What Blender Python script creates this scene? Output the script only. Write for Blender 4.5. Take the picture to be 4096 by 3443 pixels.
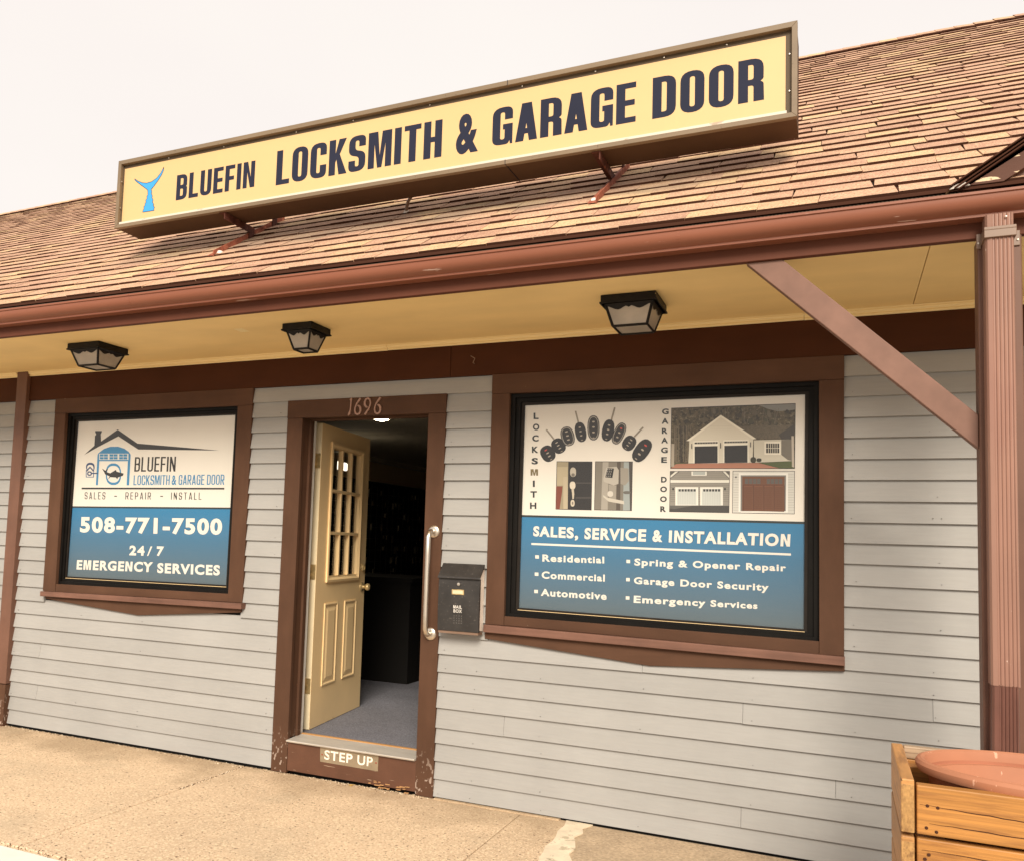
import bpy, bmesh, math, random
from mathutils import Vector, Matrix
random.seed(7)
R = math.radians
S = bpy.context.scene
for o in list(bpy.data.objects): bpy.data.objects.remove(o)
C = S.collection

# ------------------------------------------------------------------ camera
CAM = Vector((0.0, -4.5, 1.47))
right = Vector((0.91334382, 0.40591065, 0.03224305)).normalized()
fwd = Vector((-0.407189, 0.91039007, 0.0733965)).normalized()
down = fwd.cross(right).normalized()
right = down.cross(fwd).normalized()
cd = bpy.data.cameras.new('camera'); cam = bpy.data.objects.new('camera', cd); C.objects.link(cam)
m = Matrix.Identity(4)
for i in range(3):
    m[i][0] = right[i]; m[i][1] = -down[i]; m[i][2] = -fwd[i]; m[i][3] = CAM[i]
cam.matrix_world = m
cd.sensor_fit = 'HORIZONTAL'; cd.sensor_width = 36; cd.lens = 36*0.821861
cd.shift_x = (2048-1859.87)/4096; cd.shift_y = (1922.57-1721.5)/4096
cd.clip_start = 0.05; cd.clip_end = 1500
S.camera = cam

# ------------------------------------------------------------------ world and sun
SUN_EL, SUN_AZ = R(33.5), R(20)          # azimuth measured from -Y (behind the camera) towards +X
w = bpy.data.worlds.new('World'); S.world = w; w.use_nodes = True
nt = w.node_tree; nt.nodes.clear()
N = nt.nodes.new; L = nt.links.new
sky = N('ShaderNodeTexSky'); sky.sky_type = 'NISHITA'; sky.sun_disc = False
sky.sun_elevation = SUN_EL; sky.sun_rotation = math.pi - SUN_AZ; sky.dust_density = 4
tc = N('ShaderNodeTexCoord'); nz = N('ShaderNodeTexNoise'); nz.inputs['Scale'].default_value = 1.6; nz.inputs['Detail'].default_value = 3
mp = N('ShaderNodeMapping'); mp.inputs['Scale'].default_value = (1, 1, 2.5)
L(tc.outputs['Generated'], mp.inputs['Vector']); L(mp.outputs[0], nz.inputs['Vector'])
cr = N('ShaderNodeValToRGB'); cr.color_ramp.elements[0].position = .3; cr.color_ramp.elements[1].position = .7
cr.color_ramp.elements[0].color = (3.34, 3.06, 2.90, 1); cr.color_ramp.elements[1].color = (3.50, 3.27, 3.03, 1)
L(nz.outputs['Fac'], cr.inputs[0])
mx = N('ShaderNodeMixRGB'); mx.inputs[0].default_value = .955
bg = N('ShaderNodeBackground'); bg.inputs['Strength'].default_value = .1; wo = N('ShaderNodeOutputWorld')
L(sky.outputs[0], mx.inputs[1]); L(cr.outputs[0], mx.inputs[2]); L(mx.outputs[0], bg.inputs['Color']); L(bg.outputs[0], wo.inputs[0])
sd = bpy.data.lights.new('sun', 'SUN'); sd.energy = 1.5; sd.angle = R(24); sd.color = (1, .90, .76)
sun = bpy.data.objects.new('sun', sd); C.objects.link(sun)
sdir = Vector((math.sin(SUN_AZ)*math.cos(SUN_EL), -math.cos(SUN_AZ)*math.cos(SUN_EL), math.sin(SUN_EL)))
sun.rotation_euler = sdir.to_track_quat('Z', 'Y').to_euler()
S.view_settings.view_transform = 'Standard'; S.view_settings.look = 'None'
S.view_settings.exposure = 1.56; S.view_settings.gamma = 1; S.view_settings.use_curve_mapping = False
S.render.engine = 'CYCLES'; S.cycles.max_bounces = 8

# ------------------------------------------------------------------ materials
def srgb(r, g, b):
    f = lambda c: ((c/255+.055)/1.055)**2.4 if c > 10 else c/255/12.92
    return (f(r), f(g), f(b), 1)
class Mat:
    def __init__(s, name, col, rough=.6, spec=.3, metal=0):
        s.m = bpy.data.materials.new(name); s.m.use_nodes = True; s.t = s.m.node_tree; s.t.nodes.clear()
        s.b = s.n('ShaderNodeBsdfPrincipled'); s.o = s.n('ShaderNodeOutputMaterial'); s.l(s.b.outputs[0], s.o.inputs[0])
        s.b.inputs['Roughness'].default_value = rough; s.b.inputs['Specular IOR Level'].default_value = spec
        s.b.inputs['Metallic'].default_value = metal
        s.c = s.n('ShaderNodeRGB'); s.c.outputs[0].default_value = (*col[:3], 1); s.cur = s.c.outputs[0]
        s.g = s.n('ShaderNodeNewGeometry'); s.h = None
    def n(s, t): return s.t.nodes.new(t)
    def l(s, a, b): s.t.links.new(a, b)
    def noise(s, scale, detail=4, vec=(1, 1, 1), rough=.55, off=0):
        mp = s.n('ShaderNodeMapping'); mp.inputs['Scale'].default_value = vec; mp.inputs['Location'].default_value = (off, off*.7, off*.3)
        s.l(s.g.outputs['Position'], mp.inputs['Vector'])
        z = s.n('ShaderNodeTexNoise'); z.inputs['Scale'].default_value = scale; z.inputs['Detail'].default_value = detail; z.inputs['Roughness'].default_value = rough
        s.l(mp.outputs[0], z.inputs['Vector']); return z.outputs['Fac']
    def rng(s, v, a, b, c=0., d=1.):
        r = s.n('ShaderNodeMapRange'); r.inputs[1].default_value = a; r.inputs[2].default_value = b; r.inputs[3].default_value = c; r.inputs[4].default_value = d
        s.l(v, r.inputs[0]); return r.outputs[0]
    def math(s, op, a, b):
        q = s.n('ShaderNodeMath'); q.operation = op
        for i, v in enumerate((a, b)):
            if isinstance(v, (int, float)): q.inputs[i].default_value = v
            else: s.l(v, q.inputs[i])
        return q.outputs[0]
    def mulv(s, fac):                       # multiply the colour by a value
        x = s.n('ShaderNodeMixRGB'); x.blend_type = 'MULTIPLY'; x.inputs[0].default_value = 1
        s.l(s.cur, x.inputs[1]); s.l(fac, x.inputs[2]); s.cur = x.outputs[0]; return s
    def var(s, amt=.12, scale=3, vec=(1, 1, 1), detail=4, off=0):
        return s.mulv(s.rng(s.noise(scale, detail, vec, off=off), .3, .7, 1-amt, 1+amt))
    def rnd(s, amt=.06, island=False):
        if island: v = s.g.outputs['Random Per Island']
        else: v = s.n('ShaderNodeObjectInfo').outputs['Random']
        return s.mulv(s.rng(v, 0, 1, 1-amt, 1+amt))
    def blend(s, fac, col):
        x = s.n('ShaderNodeMixRGB'); s.l(fac, x.inputs[0]); s.l(s.cur, x.inputs[1])
        if isinstance(col, tuple): x.inputs[2].default_value = (*col[:3], 1)
        else: s.l(col, x.inputs[2])
        s.cur = x.outputs[0]; return s
    def spots(s, col, scale=30, thr=.68, width=.02, amt=1., vec=(1, 1, 1), zmax=None, zsoft=.3, detail=5, off=3, xr=None):
        f = s.rng(s.noise(scale, detail, vec, off=off), thr, thr+width, 0, amt)
        if zmax is not None:
            sp = s.n('ShaderNodeSeparateXYZ'); s.l(s.g.outputs['Position'], sp.inputs[0])
            f = s.math('MULTIPLY', f, s.rng(sp.outputs[2], zmax-zsoft, zmax, 1, 0))
        return s.blend(f, col)
    def bump(s, scale=60, dist=.001, strength=.4, vec=(1, 1, 1), detail=4):
        b = s.n('ShaderNodeBump'); b.inputs['Strength'].default_value = strength; b.inputs['Distance'].default_value = dist
        s.l(s.noise(scale, detail, vec), b.inputs['Height'])
        if s.h: s.l(s.h, b.inputs['Normal'])
        s.h = b.outputs[0]; s.l(s.h, s.b.inputs['Normal']); return s
    def done(s):
        s.l(s.cur, s.b.inputs['Base Color']); return s.m
def simple(name, col, rough=.6, spec=.3, metal=0): return Mat(name, col, rough, spec, metal).done()

M = {}
M['siding'] = Mat('grey_siding_paint', (.330, .324, .310), .6, .15).rnd(.045).var(.05, 2.2).var(.03, 9, (1, 1, 14), off=5).spots((.30, .285, .27), 7, .66, .1, .35, (1, 1, 5)).spots((.26, .25, .24), 55, .74, .03, .55, (.4, 1, 1.5), detail=3).spots((.33, .31, .30), 4, .5, .25, .35, (1, 1, 5), zmax=.28, zsoft=.26).bump(30, .0012, .35, (.5, 1, 12)).done()
M['trim'] = Mat('brown_trim_paint', (.088, .044, .026), .62, .14).rnd(.08).var(.12, 3).var(.1, 14, (1, 1, .25), off=2).spots((.42, .33, .27), 42, .585, .02, 1, (1, 1, .6), zmax=.30, zsoft=.30).bump(40, .001, .3, (1, 1, .3)).done()
M['trimh'] = Mat('brown_board_paint', (.088, .044, .026), .62, .14).rnd(.08).var(.12, 3).var(.1, 14, (.15, 1, 1), off=2).spots((.40, .30, .22), 60, .77, .02, .8, (.3, 1, 1)).bump(40, .0012, .35, (.2, 1, 1.4)).done()
M['sill'] = Mat('weathered_brown_sill', (.16, .080, .056), .6, .3).var(.15, 5).var(.2, 16, (.12, 1, 2), off=1).bump(40, .002, .5, (.15, 1, 2)).done()
M['kick'] = Mat('worn_brown_kickboard', (.105, .046, .026), .55, .35).var(.15, 6).spots((.36, .26, .18), 26, .67, .02, .8, (.25, 1, 2.6)).spots((.45, .30, .2), 12, .66, .02, .9, (1, 1, 2.2), zmax=.06, zsoft=.05, off=9.4).bump(40, .0015, .4, (.2, 1, 2)).done()
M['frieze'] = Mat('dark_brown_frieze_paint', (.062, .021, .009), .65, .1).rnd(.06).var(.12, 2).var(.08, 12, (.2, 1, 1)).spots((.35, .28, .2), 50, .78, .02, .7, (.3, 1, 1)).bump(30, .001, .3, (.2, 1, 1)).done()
M['post'] = Mat('brown_post_paint', (.15, .073, .048), .5, .35).var(.1, 4).var(.08, 14, (1, 1, .2)).spots((.13, .06, .04), 5, .62, .06, .5).bump(30, .0015, .35, (1, 1, .2)).done()
M['brace'] = Mat('faded_brown_brace_paint', (.20, .107, .077), .55, .3).var(.1, 4).var(.1, 12, (1, 1, 1), off=4).bump(40, .0012, .35, (.6, 1, .6)).done()
M['gutter'] = Mat('brown_gutter_enamel', (.245, .090, .052), .42, .3).var(.08, 2, (.4, 1, 1)).spots((.62, .45, .38), 16, .68, .015, .8, (.2, 1, 2)).done()
M['fascia'] = Mat('brown_fascia_paint', (.115, .040, .023), .6, .15).var(.1, 3).bump(20, .001, .3, (.2, 1, 1)).done()
M['downspout'] = Mat('faded_downspout_enamel', (.30, .165, .122), .42, .4).var(.12, 5, (1, 1, .3)).spots((.26, .13, .10), 4, .56, .08, .45, (1, 1, .3), off=7).spots((.75, .62, .52), 45, .71, .02, .8, (1, 1, .4)).done()
M['strap'] = Mat('brown_metal_strap', (.20, .125, .085), .4, .5).var(.1, 9).done()
M['soffit'] = Mat('yellow_soffit_paint', (.90, .66, .30), .6, .25).var(.05, 1.5).var(.05, 5, (.3, 1, 1), off=3).spots((.45, .26, .08), 60, .76, .02, .6).bump(12, .001, .2, (.3, 1, 1)).done()
M['crown'] = Mat('yellow_moulding_paint', (.92, .74, .40), .5, .3).var(.06, 4, (.3, 1, 1)).done()
M['cream'] = Mat('cream_door_paint', (.93, .68, .36), .45, .35).var(.05, 3).spots((.42, .25, .10), 20, .72, .03, .5, (1, 1, .6), zmax=.5, zsoft=.4).bump(60, .0006, .25, (1, 1, .15)).done()
M['creamedge'] = Mat('lit_cream_door_edge', (.92, .78, .52), .45, .35).var(.05, 6).done()  # door paint lightened to paint the bright light on the edge
M['white'] = Mat('aged_white_plastic', (.85, .82, .74), .5, .3).var(.06, 9).done()
M['black'] = Mat('black_window_frame', (.008, .007, .006), .5, .12).var(.2, 8).done()
M['darkbead'] = Mat('dark_bronze_window_bead', (.018, .014, .011), .5, .2).var(.2, 12).done()
M['brass'] = Mat('aged_brass', (.62, .46, .22), .3, .5, .55).var(.3, 40).done()
M['steel'] = Mat('brushed_steel', (.68, .62, .54), .34, .5, 1).var(.1, 60, (1, 1, .1)).done()
M['alu'] = Mat('worn_aluminium_sill', (.60, .56, .50), .45, .5, .35).var(.1, 20, (.2, 1, 1)).bump(200, .0006, .5, (.1, 1, 1)).done()
M['oak'] = Mat('varnished_wood_strip', (.52, .27, .10), .4, .4).var(.15, 30, (.1, 1, 1)).done()
M['lampblack'] = Mat('black_lamp_metal', (.011, .009, .008), .5, .2).var(.2, 20).spots((.45, .33, .16), 32, .73, .015, .8).done()
g = Mat('frosted_lamp_glass', (.40, .35, .29), .3, .5).var(.15, 9); M['frost'] = g.done()
M['mailblack'] = Mat('black_mailbox_enamel', (.034, .031, .029), .42, .3).var(.2, 14).spots((.17, .15, .13), 90, .64, .05, .5, (1, 1, 1)).done()
M['mailside'] = Mat('pale_mailbox_side', (.85, .74, .64), .45, .4).var(.05, 8).done()
M['copper'] = Mat('painted_copper_digits', (.34, .20, .145), .45, .4, .2).var(.15, 60).done()
M['signface'] = Mat('yellow_sign_panel', (.66, .445, .215), .45, .35).var(.03, 1.2, (.5, 1, 2)).spots((.72, .52, .22), 6, .62, .12, .22, (1.6, 1, .3)).done()
M['signink'] = Mat('dark_blue_sign_letter', (.024, .027, .048), .6, .08).var(.08, 2).done()
M['signframe'] = Mat('bronze_sign_frame', (.20, .145, .09), .5, .4).var(.14, 6, (.3, 1, 1)).spots((.09, .06, .04), 70, .66, .04, .5).done()
M['signbox'] = Mat('brown_sign_cabinet', (.085, .047, .027), .7, .12).var(.15, 3).done()
M['retainer'] = simple('shaded_bronze_retainer', (.10, .072, .045), .55, .2)  # shade of the recess behind the frame is put into this colour
M['signlip'] = Mat('worn_white_sign_lip', (.62, .57, .48), .5, .3).spots((.35, .24, .15), 22, .62, .03, .7, (.3, 1, 1)).done()
M['finblue'] = simple('blue_fin_print', (.05, .34, .78), .45); M['finline'] = simple('black_fin_outline', (.01, .01, .02), .5)
M['rust'] = Mat('rusty_red_bracket', (.27, .085, .05), .75, .2).var(.3, 20).spots((.50, .20, .12), 30, .55, .08, .6).spots((.10, .035, .02), 45, .62, .04, .7, off=8).done()
M['rustdark'] = Mat('dark_rusty_bracket', (.09, .032, .022), .75, .2).var(.3, 20).spots((.25, .09, .05), 30, .6, .08, .6).done()
M['caulk'] = simple('white_caulk', (.75, .68, .60), .6)
M['guard'] = Mat('dark_gutter_mesh', (.05, .035, .025), .6, .3).mulv
def guard():
    s = Mat('ribbed_gutter_mesh', (.065, .045, .03), .6, .3)
    wv = s.n('ShaderNodeTexWave'); wv.wave_type = 'BANDS'; wv.bands_direction = 'X'; wv.inputs['Scale'].default_value = 22
    s.l(s.g.outputs['Position'], wv.inputs['Vector']); s.mulv(s.rng(wv.outputs['Fac'], 0, 1, .25, 1.4)); return s.done()
M['guard'] = guard()
def shingle(name, island):
    s = Mat(name, (1, 1, 1), .9, .15)
    r = s.g.outputs['Random Per Island'] if island else s.n('ShaderNodeObjectInfo').outputs['Random']
    cr = s.n('ShaderNodeValToRGB'); cr.color_ramp.interpolation = 'CONSTANT'; e = cr.color_ramp.elements
    cols = [(.49, .31, .205), (.45, .27, .185), (.52, .335, .205), (.42, .25, .172), (.57, .39, .225), (.47, .29, .195), (.50, .315, .21)]
    e[0].position = 0; e[0].color = (*cols[0], 1); e[1].position = 1/7; e[1].color = (*cols[1], 1)
    for i in range(2, 7):
        x = e.new(i/7); x.color = (*cols[i], 1)
    s.l(r, cr.inputs[0]); s.cur = cr.outputs[0]
    s.var(.10, 1.1); s.var(.13, 14, detail=5)
    # granules, and a grey band below the sign
    s.spots((.30, .15, .09), 110, .57, .05, .85, detail=2); s.spots((.82, .60, .36), 120, .60, .05, .7, detail=2, off=11)
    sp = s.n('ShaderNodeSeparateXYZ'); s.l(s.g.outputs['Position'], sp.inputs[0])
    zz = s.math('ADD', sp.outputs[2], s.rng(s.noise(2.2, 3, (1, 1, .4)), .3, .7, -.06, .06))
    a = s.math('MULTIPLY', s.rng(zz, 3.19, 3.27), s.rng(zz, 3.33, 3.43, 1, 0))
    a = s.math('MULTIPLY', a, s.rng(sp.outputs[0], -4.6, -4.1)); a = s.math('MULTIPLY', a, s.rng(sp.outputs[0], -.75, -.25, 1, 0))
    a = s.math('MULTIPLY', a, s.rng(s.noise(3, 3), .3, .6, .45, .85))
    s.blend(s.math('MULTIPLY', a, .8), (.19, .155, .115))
    s.bump(260, .0015, .6, detail=2); return s.done()
M['shingle'] = shingle('asphalt_shingle_granules', False); M['shingles'] = shingle('asphalt_shingle_granules_field', True)
M['shedge'] = simple('dark_shingle_edge', (.065, .028, .018), .95, .05)
M['deck'] = simple('roof_deck_felt', (.03, .02, .015), .95, .1)
def pavement(name, base, grey=0):
    s = Mat(name, base, .85, .2).var(.09, .9).var(.07, 4, off=5)
    s.spots((.86, .69, .47), 95, .54, .05, .65, detail=2); s.spots((.44, .27, .16), 80, .58, .04, .65, detail=2, off=7)
    s.spots((.12, .065, .04), 62, .655, .02, .9, detail=2, off=13); s.spots((.75, .62, .46), 70, .68, .03, .7, detail=2, off=17)
    sp = s.n('ShaderNodeSeparateXYZ'); s.l(s.g.outputs['Position'], sp.inputs[0])
    d = s.math('ADD', sp.outputs[1], s.rng(s.noise(2.4, 4), .3, .7, -.22, .22))
    s.blend(s.math('MULTIPLY', s.rng(d, -.42, -.05), .55), (.30, .215, .13))       # darker towards the wall foot
    s.spots((.40, .33, .23), 1.6, .56, .16, .38, off=21)
    s.bump(120, .002, .6, detail=3); return s.done()
M['pave'] = pavement('sandy_exposed_aggregate', (.63, .475, .32))
M['pavegrey'] = Mat('rough_grey_concrete', (.46, .35, .235), .9, .15).var(.15, 5).var(.2, 60, detail=3).spots((.22, .16, .10), 50, .66, .03, .7, detail=3).spots((.66, .54, .40), 80, .64, .04, .6, detail=2, off=6).bump(70, .003, .7).done()
M['patch'] = Mat('pale_mortar_patch', (.74, .63, .47), .85, .2).var(.14, 12).spots((.35, .29, .19), 14, .60, .03, .6).spots((.2, .17, .12), 38, .66, .02, .7, off=4).bump(50, .003, .7).done()
M['dirt'] = Mat('dark_joint_dirt', (.12, .075, .045), .95, .1).var(.3, 40).done()
M['kerb'] = Mat('white_painted_kerb', (.82, .77, .70), .6, .3).var(.06, 6).spots((.30, .25, .20), 24, .69, .02, .8).done()
M['asphalt'] = Mat('brightened_parking_asphalt', (.38, .33, .265), .9, .2).var(.2, .7).var(.2, 60, detail=3).bump(90, .003, .5).done()  # unseen lot lightened so that it bounces light onto the soffit
def wood(name, base, dark, vec):
    s = Mat(name, base, .5, .35).rnd(.1)
    s.var(.18, 3, vec); s.var(.22, 26, tuple(v*3.2 if v > 1 else v*.6 for v in vec), off=3); f = s.noise(26, 5, vec, .65); s.blend(s.rng(f, .52, .66, 0, .8), dark)
    s.blend(s.rng(s.noise(9, 3, vec, off=6), .60, .72, 0, .6), dark)
    s.spots((.06, .03, .015), 16, .68, .02, .8, tuple(v*1. for v in vec), off=12)
    s.bump(26, .003, .5, vec); return s.done()
M['plank'] = wood('golden_planter_plank', (.42, .19, .048), (.26, .11, .032), (.16, 1, 2.2))
M['plankside'] = wood('golden_planter_side', (.44, .22, .075), (.27, .13, .05), (1, .16, 2.2))
M['endgrain'] = wood('planter_end_grain', (.42, .235, .085), (.18, .09, .035), (2, 1, 1.2))
M['grayboard'] = wood('weathered_grey_board', (.40, .29, .19), (.16, .10, .065), (.16, 1, 3))
M['terra'] = Mat('terracotta_plastic', (.42, .18, .10), .6, .25).var(.07, 5).spots((.88, .58, .42), 34, .68, .02, .45, (1, 1, .35)).spots((.40, .15, .09), 34, .72, .02, .5, off=8).done()
M['soil'] = Mat('dark_potting_soil', (.05, .03, .02), .95).var(.4, 30).bump(40, .01, .8).done()
M['carpet'] = Mat('blue_grey_carpet', (.19, .19, .215), .95, .1).var(.12, 2).var(.35, 130, detail=2).bump(200, .003, .6).done()
M['roomwall'] = simple('tan_room_wall', (.80, .60, .36), .8); M['roomceil'] = simple('room_ceiling', (.78, .68, .5), .8)
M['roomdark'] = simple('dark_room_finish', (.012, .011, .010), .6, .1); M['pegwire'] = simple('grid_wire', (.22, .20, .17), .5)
M['product'] = simple('hanging_key', (.75, .66, .5), .5)
M['cardred'] = simple('dull_product_card', (.34, .26, .17), .6)
def emis(name, col, st):
    m_ = bpy.data.materials.new(name); m_.use_nodes = True; t = m_.node_tree; t.nodes.clear()
    e = t.nodes.new('ShaderNodeEmission'); o = t.nodes.new('ShaderNodeOutputMaterial'); e.inputs[0].default_value = (*col, 1); e.inputs[1].default_value = st
    t.links.new(e.outputs[0], o.inputs[0]); return m_
M['lit'] = emis('lit_lamp', (1, .86, .62), 18.0); M['paneglow'] = emis('added_pane_glow', (1, .86, .66), .8)
def glass(name, tint=(.97, .97, .97)):
    m_ = bpy.data.materials.new(name); m_.use_nodes = True; t = m_.node_tree; t.nodes.clear()
    a = t.nodes.new('ShaderNodeBsdfTransparent'); a.inputs[0].default_value = (*tint, 1)
    b = t.nodes.new('ShaderNodeBsdfGlossy'); b.inputs['Roughness'].default_value = .01
    lw = t.nodes.new('ShaderNodeLayerWeight'); lw.inputs[0].default_value = .5; pw = t.nodes.new('ShaderNodeMath'); pw.operation = 'POWER'; pw.inputs[1].default_value = 5
    f = t.nodes.new('ShaderNodeMapRange'); f.inputs[3].default_value = .045; f.inputs[4].default_value = 1; t.links.new(lw.outputs['Facing'], pw.inputs[0]); t.links.new(pw.outputs[0], f.inputs[0])
    x = t.nodes.new('ShaderNodeMixShader'); o = t.nodes.new('ShaderNodeOutputMaterial')
    t.links.new(f.outputs[0], x.inputs[0]); t.links.new(a.outputs[0], x.inputs[1]); t.links.new(b.outputs[0], x.inputs[2]); t.links.new(x.outputs[0], o.inputs[0]); return m_
M['glass'] = glass('clear_window_glass')
FW = Mat('printed_film_white', (.74, .705, .63), .4, .3).var(.02, 3).done()
def filmblue(name, ztop, zbot):
    s = Mat(name, (.022, .18, .36), .4, .3)
    sp = s.n('ShaderNodeSeparateXYZ'); s.l(s.g.outputs['Position'], sp.inputs[0])
    s.blend(s.rng(sp.outputs[2], ztop, zbot), (.10, .135, .155)); return s.done()   # the print itself runs from blue to grey
PC = {}
def ink(r, g, b):
    k = (r, g, b)
    if k not in PC: PC[k] = simple('print_ink_%d' % len(PC), srgb(r, g, b), .45, .3)
    return PC[k]

# ------------------------------------------------------------------ mesh helpers
def link(name, me, mats, parent=None):
    o = bpy.data.objects.new(name, me); C.objects.link(o)
    if not isinstance(mats, (list, tuple)): mats = [mats]
    if len(me.materials) == 0:
        for q in mats: me.materials.append(q)
    if parent: o.parent = parent
    return o
class MB:
    def __init__(s): s.v = []; s.f = []; s.mi = []; s.k = 0
    def face(s, pts, k=None):
        i = len(s.v); s.v += [tuple(p) for p in pts]; s.f.append(tuple(range(i, i+len(pts)))); s.mi.append(s.k if k is None else k)
    def idx(s, vs, fs, k=None):
        i = len(s.v); s.v += [tuple(p) for p in vs]
        for f in fs: s.f.append(tuple(i+j for j in f)); s.mi.append(s.k if k is None else k)
    def box(s, x0, x1, y0, y1, z0, z1, k=None):
        s.idx([(x, y, z) for x in (x0, x1) for y in (y0, y1) for z in (z0, z1)],
              [(0, 1, 3, 2), (4, 6, 7, 5), (0, 4, 5, 1), (2, 3, 7, 6), (0, 2, 6, 4), (1, 5, 7, 3)], k); return s
    def prism(s, pts, y0, y1, k=None):       # XZ polygon extruded in Y
        n = len(pts); s.idx([(x, y0, z) for x, z in pts]+[(x, y1, z) for x, z in pts],
              [tuple(range(n)), tuple(range(2*n-1, n-1, -1))]+[(i, i+n, (i+1) % n+n, (i+1) % n) for i in range(n)], k); return s
    def prof(s, pts, x0, x1, k=None, cap=True, closed=True):        # YZ profile extruded in X
        n = len(pts); fs = [(i, (i+1) % n, (i+1) % n+n, i+n) for i in range(n if closed else n-1)]
        if cap: fs += [tuple(range(n)), tuple(range(2*n-1, n-1, -1))]
        s.idx([(x0, y, z) for y, z in pts]+[(x1, y, z) for y, z in pts], fs, k); return s
    def tube(s, path, r, seg=10, k=None, cap=True):
        P = [Vector(p) for p in path]; rings = []; up = None
        for i, p in enumerate(P):
            d = (P[min(i+1, len(P)-1)]-P[max(i-1, 0)]).normalized()
            if up is None: up = Vector((0, 0, 1)) if abs(d.z) < .9 else Vector((1, 0, 0))
            a = d.cross(up).normalized(); up = a.cross(d).normalized(); rr = r[i] if isinstance(r, (list, tuple)) else r
            rings.append([p+a*rr*math.cos(t*2*math.pi/seg)+up*rr*math.sin(t*2*math.pi/seg) for t in range(seg)])
        fs = []
        for i in range(len(P)-1):
            for j in range(seg): fs.append((i*seg+j, i*seg+(j+1) % seg, (i+1)*seg+(j+1) % seg, (i+1)*seg+j))
        if cap: fs += [tuple(range(seg)), tuple(range((len(P)-1)*seg, len(P)*seg))[::-1]]
        s.idx([q for r_ in rings for q in r_], fs, k); return s
    def lathe(s, prof, c, axis='Z', seg=32, k=None):   # (r, h) profile
        vs = []; n = len(prof)
        for j in range(seg):
            t = j*2*math.pi/seg
            for r_, h in prof:
                a, b = r_*math.cos(t), r_*math.sin(t)
                vs.append((c[0]+a, c[1]+b, c[2]+h) if axis == 'Z' else (c[0]+a, c[1]+h, c[2]+b))
        s.idx(vs, [(j*n+i, ((j+1) % seg)*n+i, ((j+1) % seg)*n+i+1, j*n+i+1) for j in range(seg) for i in range(n-1)], k); return s
    def mesh(s, name, recalc=True, smooth=False):
        me = bpy.data.meshes.new(name); me.from_pydata(s.v, [], s.f)
        for p, k in zip(me.polygons, s.mi): p.material_index = k; p.use_smooth = smooth
        if recalc:
            b = bmesh.new(); b.from_mesh(me); bmesh.ops.recalc_face_normals(b, faces=b.faces); b.to_mesh(me); b.free()
        return me
    def build(s, name, mats, parent=None, smooth=False, bevel=0, recalc=True):
        me = s.mesh(name, recalc, smooth); o = link(name, me, mats, parent)
        if bevel:
            q = o.modifiers.new('bevel', 'BEVEL'); q.width = bevel; q.segments = 2; q.limit_method = 'ANGLE'
        return o
def thing(name, label, cat, group=None, loc=(0, 0, 0)):
    o = bpy.data.objects.new(name, None); C.objects.link(o); o['label'] = label; o['category'] = cat; o.location = loc
    if group: o['group'] = group
    return o
def empty(name, parent):
    o = bpy.data.objects.new(name, None); C.objects.link(o); o.parent = parent; return o
def tag(o, label, cat, group=None):
    o['label'] = label; o['category'] = cat
    if group: o['group'] = group
    return o
def struct(o): o['kind'] = 'structure'; return o
def anchor(root, loc):           # give a thing its base point; its parts keep their place
    v = Vector(loc); root.location = v
    for ch in root.children:
        ch.location = ch.location - v
def quadmap(src, dst):           # projective map between two quadrilaterals
    def basis(p):
        (x1, y1), (x2, y2), (x3, y3), (x4, y4) = p
        A = Matrix(((x1, x2, x3), (y1, y2, y3), (1, 1, 1))); v = A.inverted() @ Vector((x4, y4, 1))
        return Matrix([[A[r][c]*v[c] for c in range(3)] for r in range(3)])
    H = basis(dst) @ basis(src).inverted()
    def f(x, y):
        q = H @ Vector((x, y, 1)); return (q.x/q.z, q.y/q.z)
    return f

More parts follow.
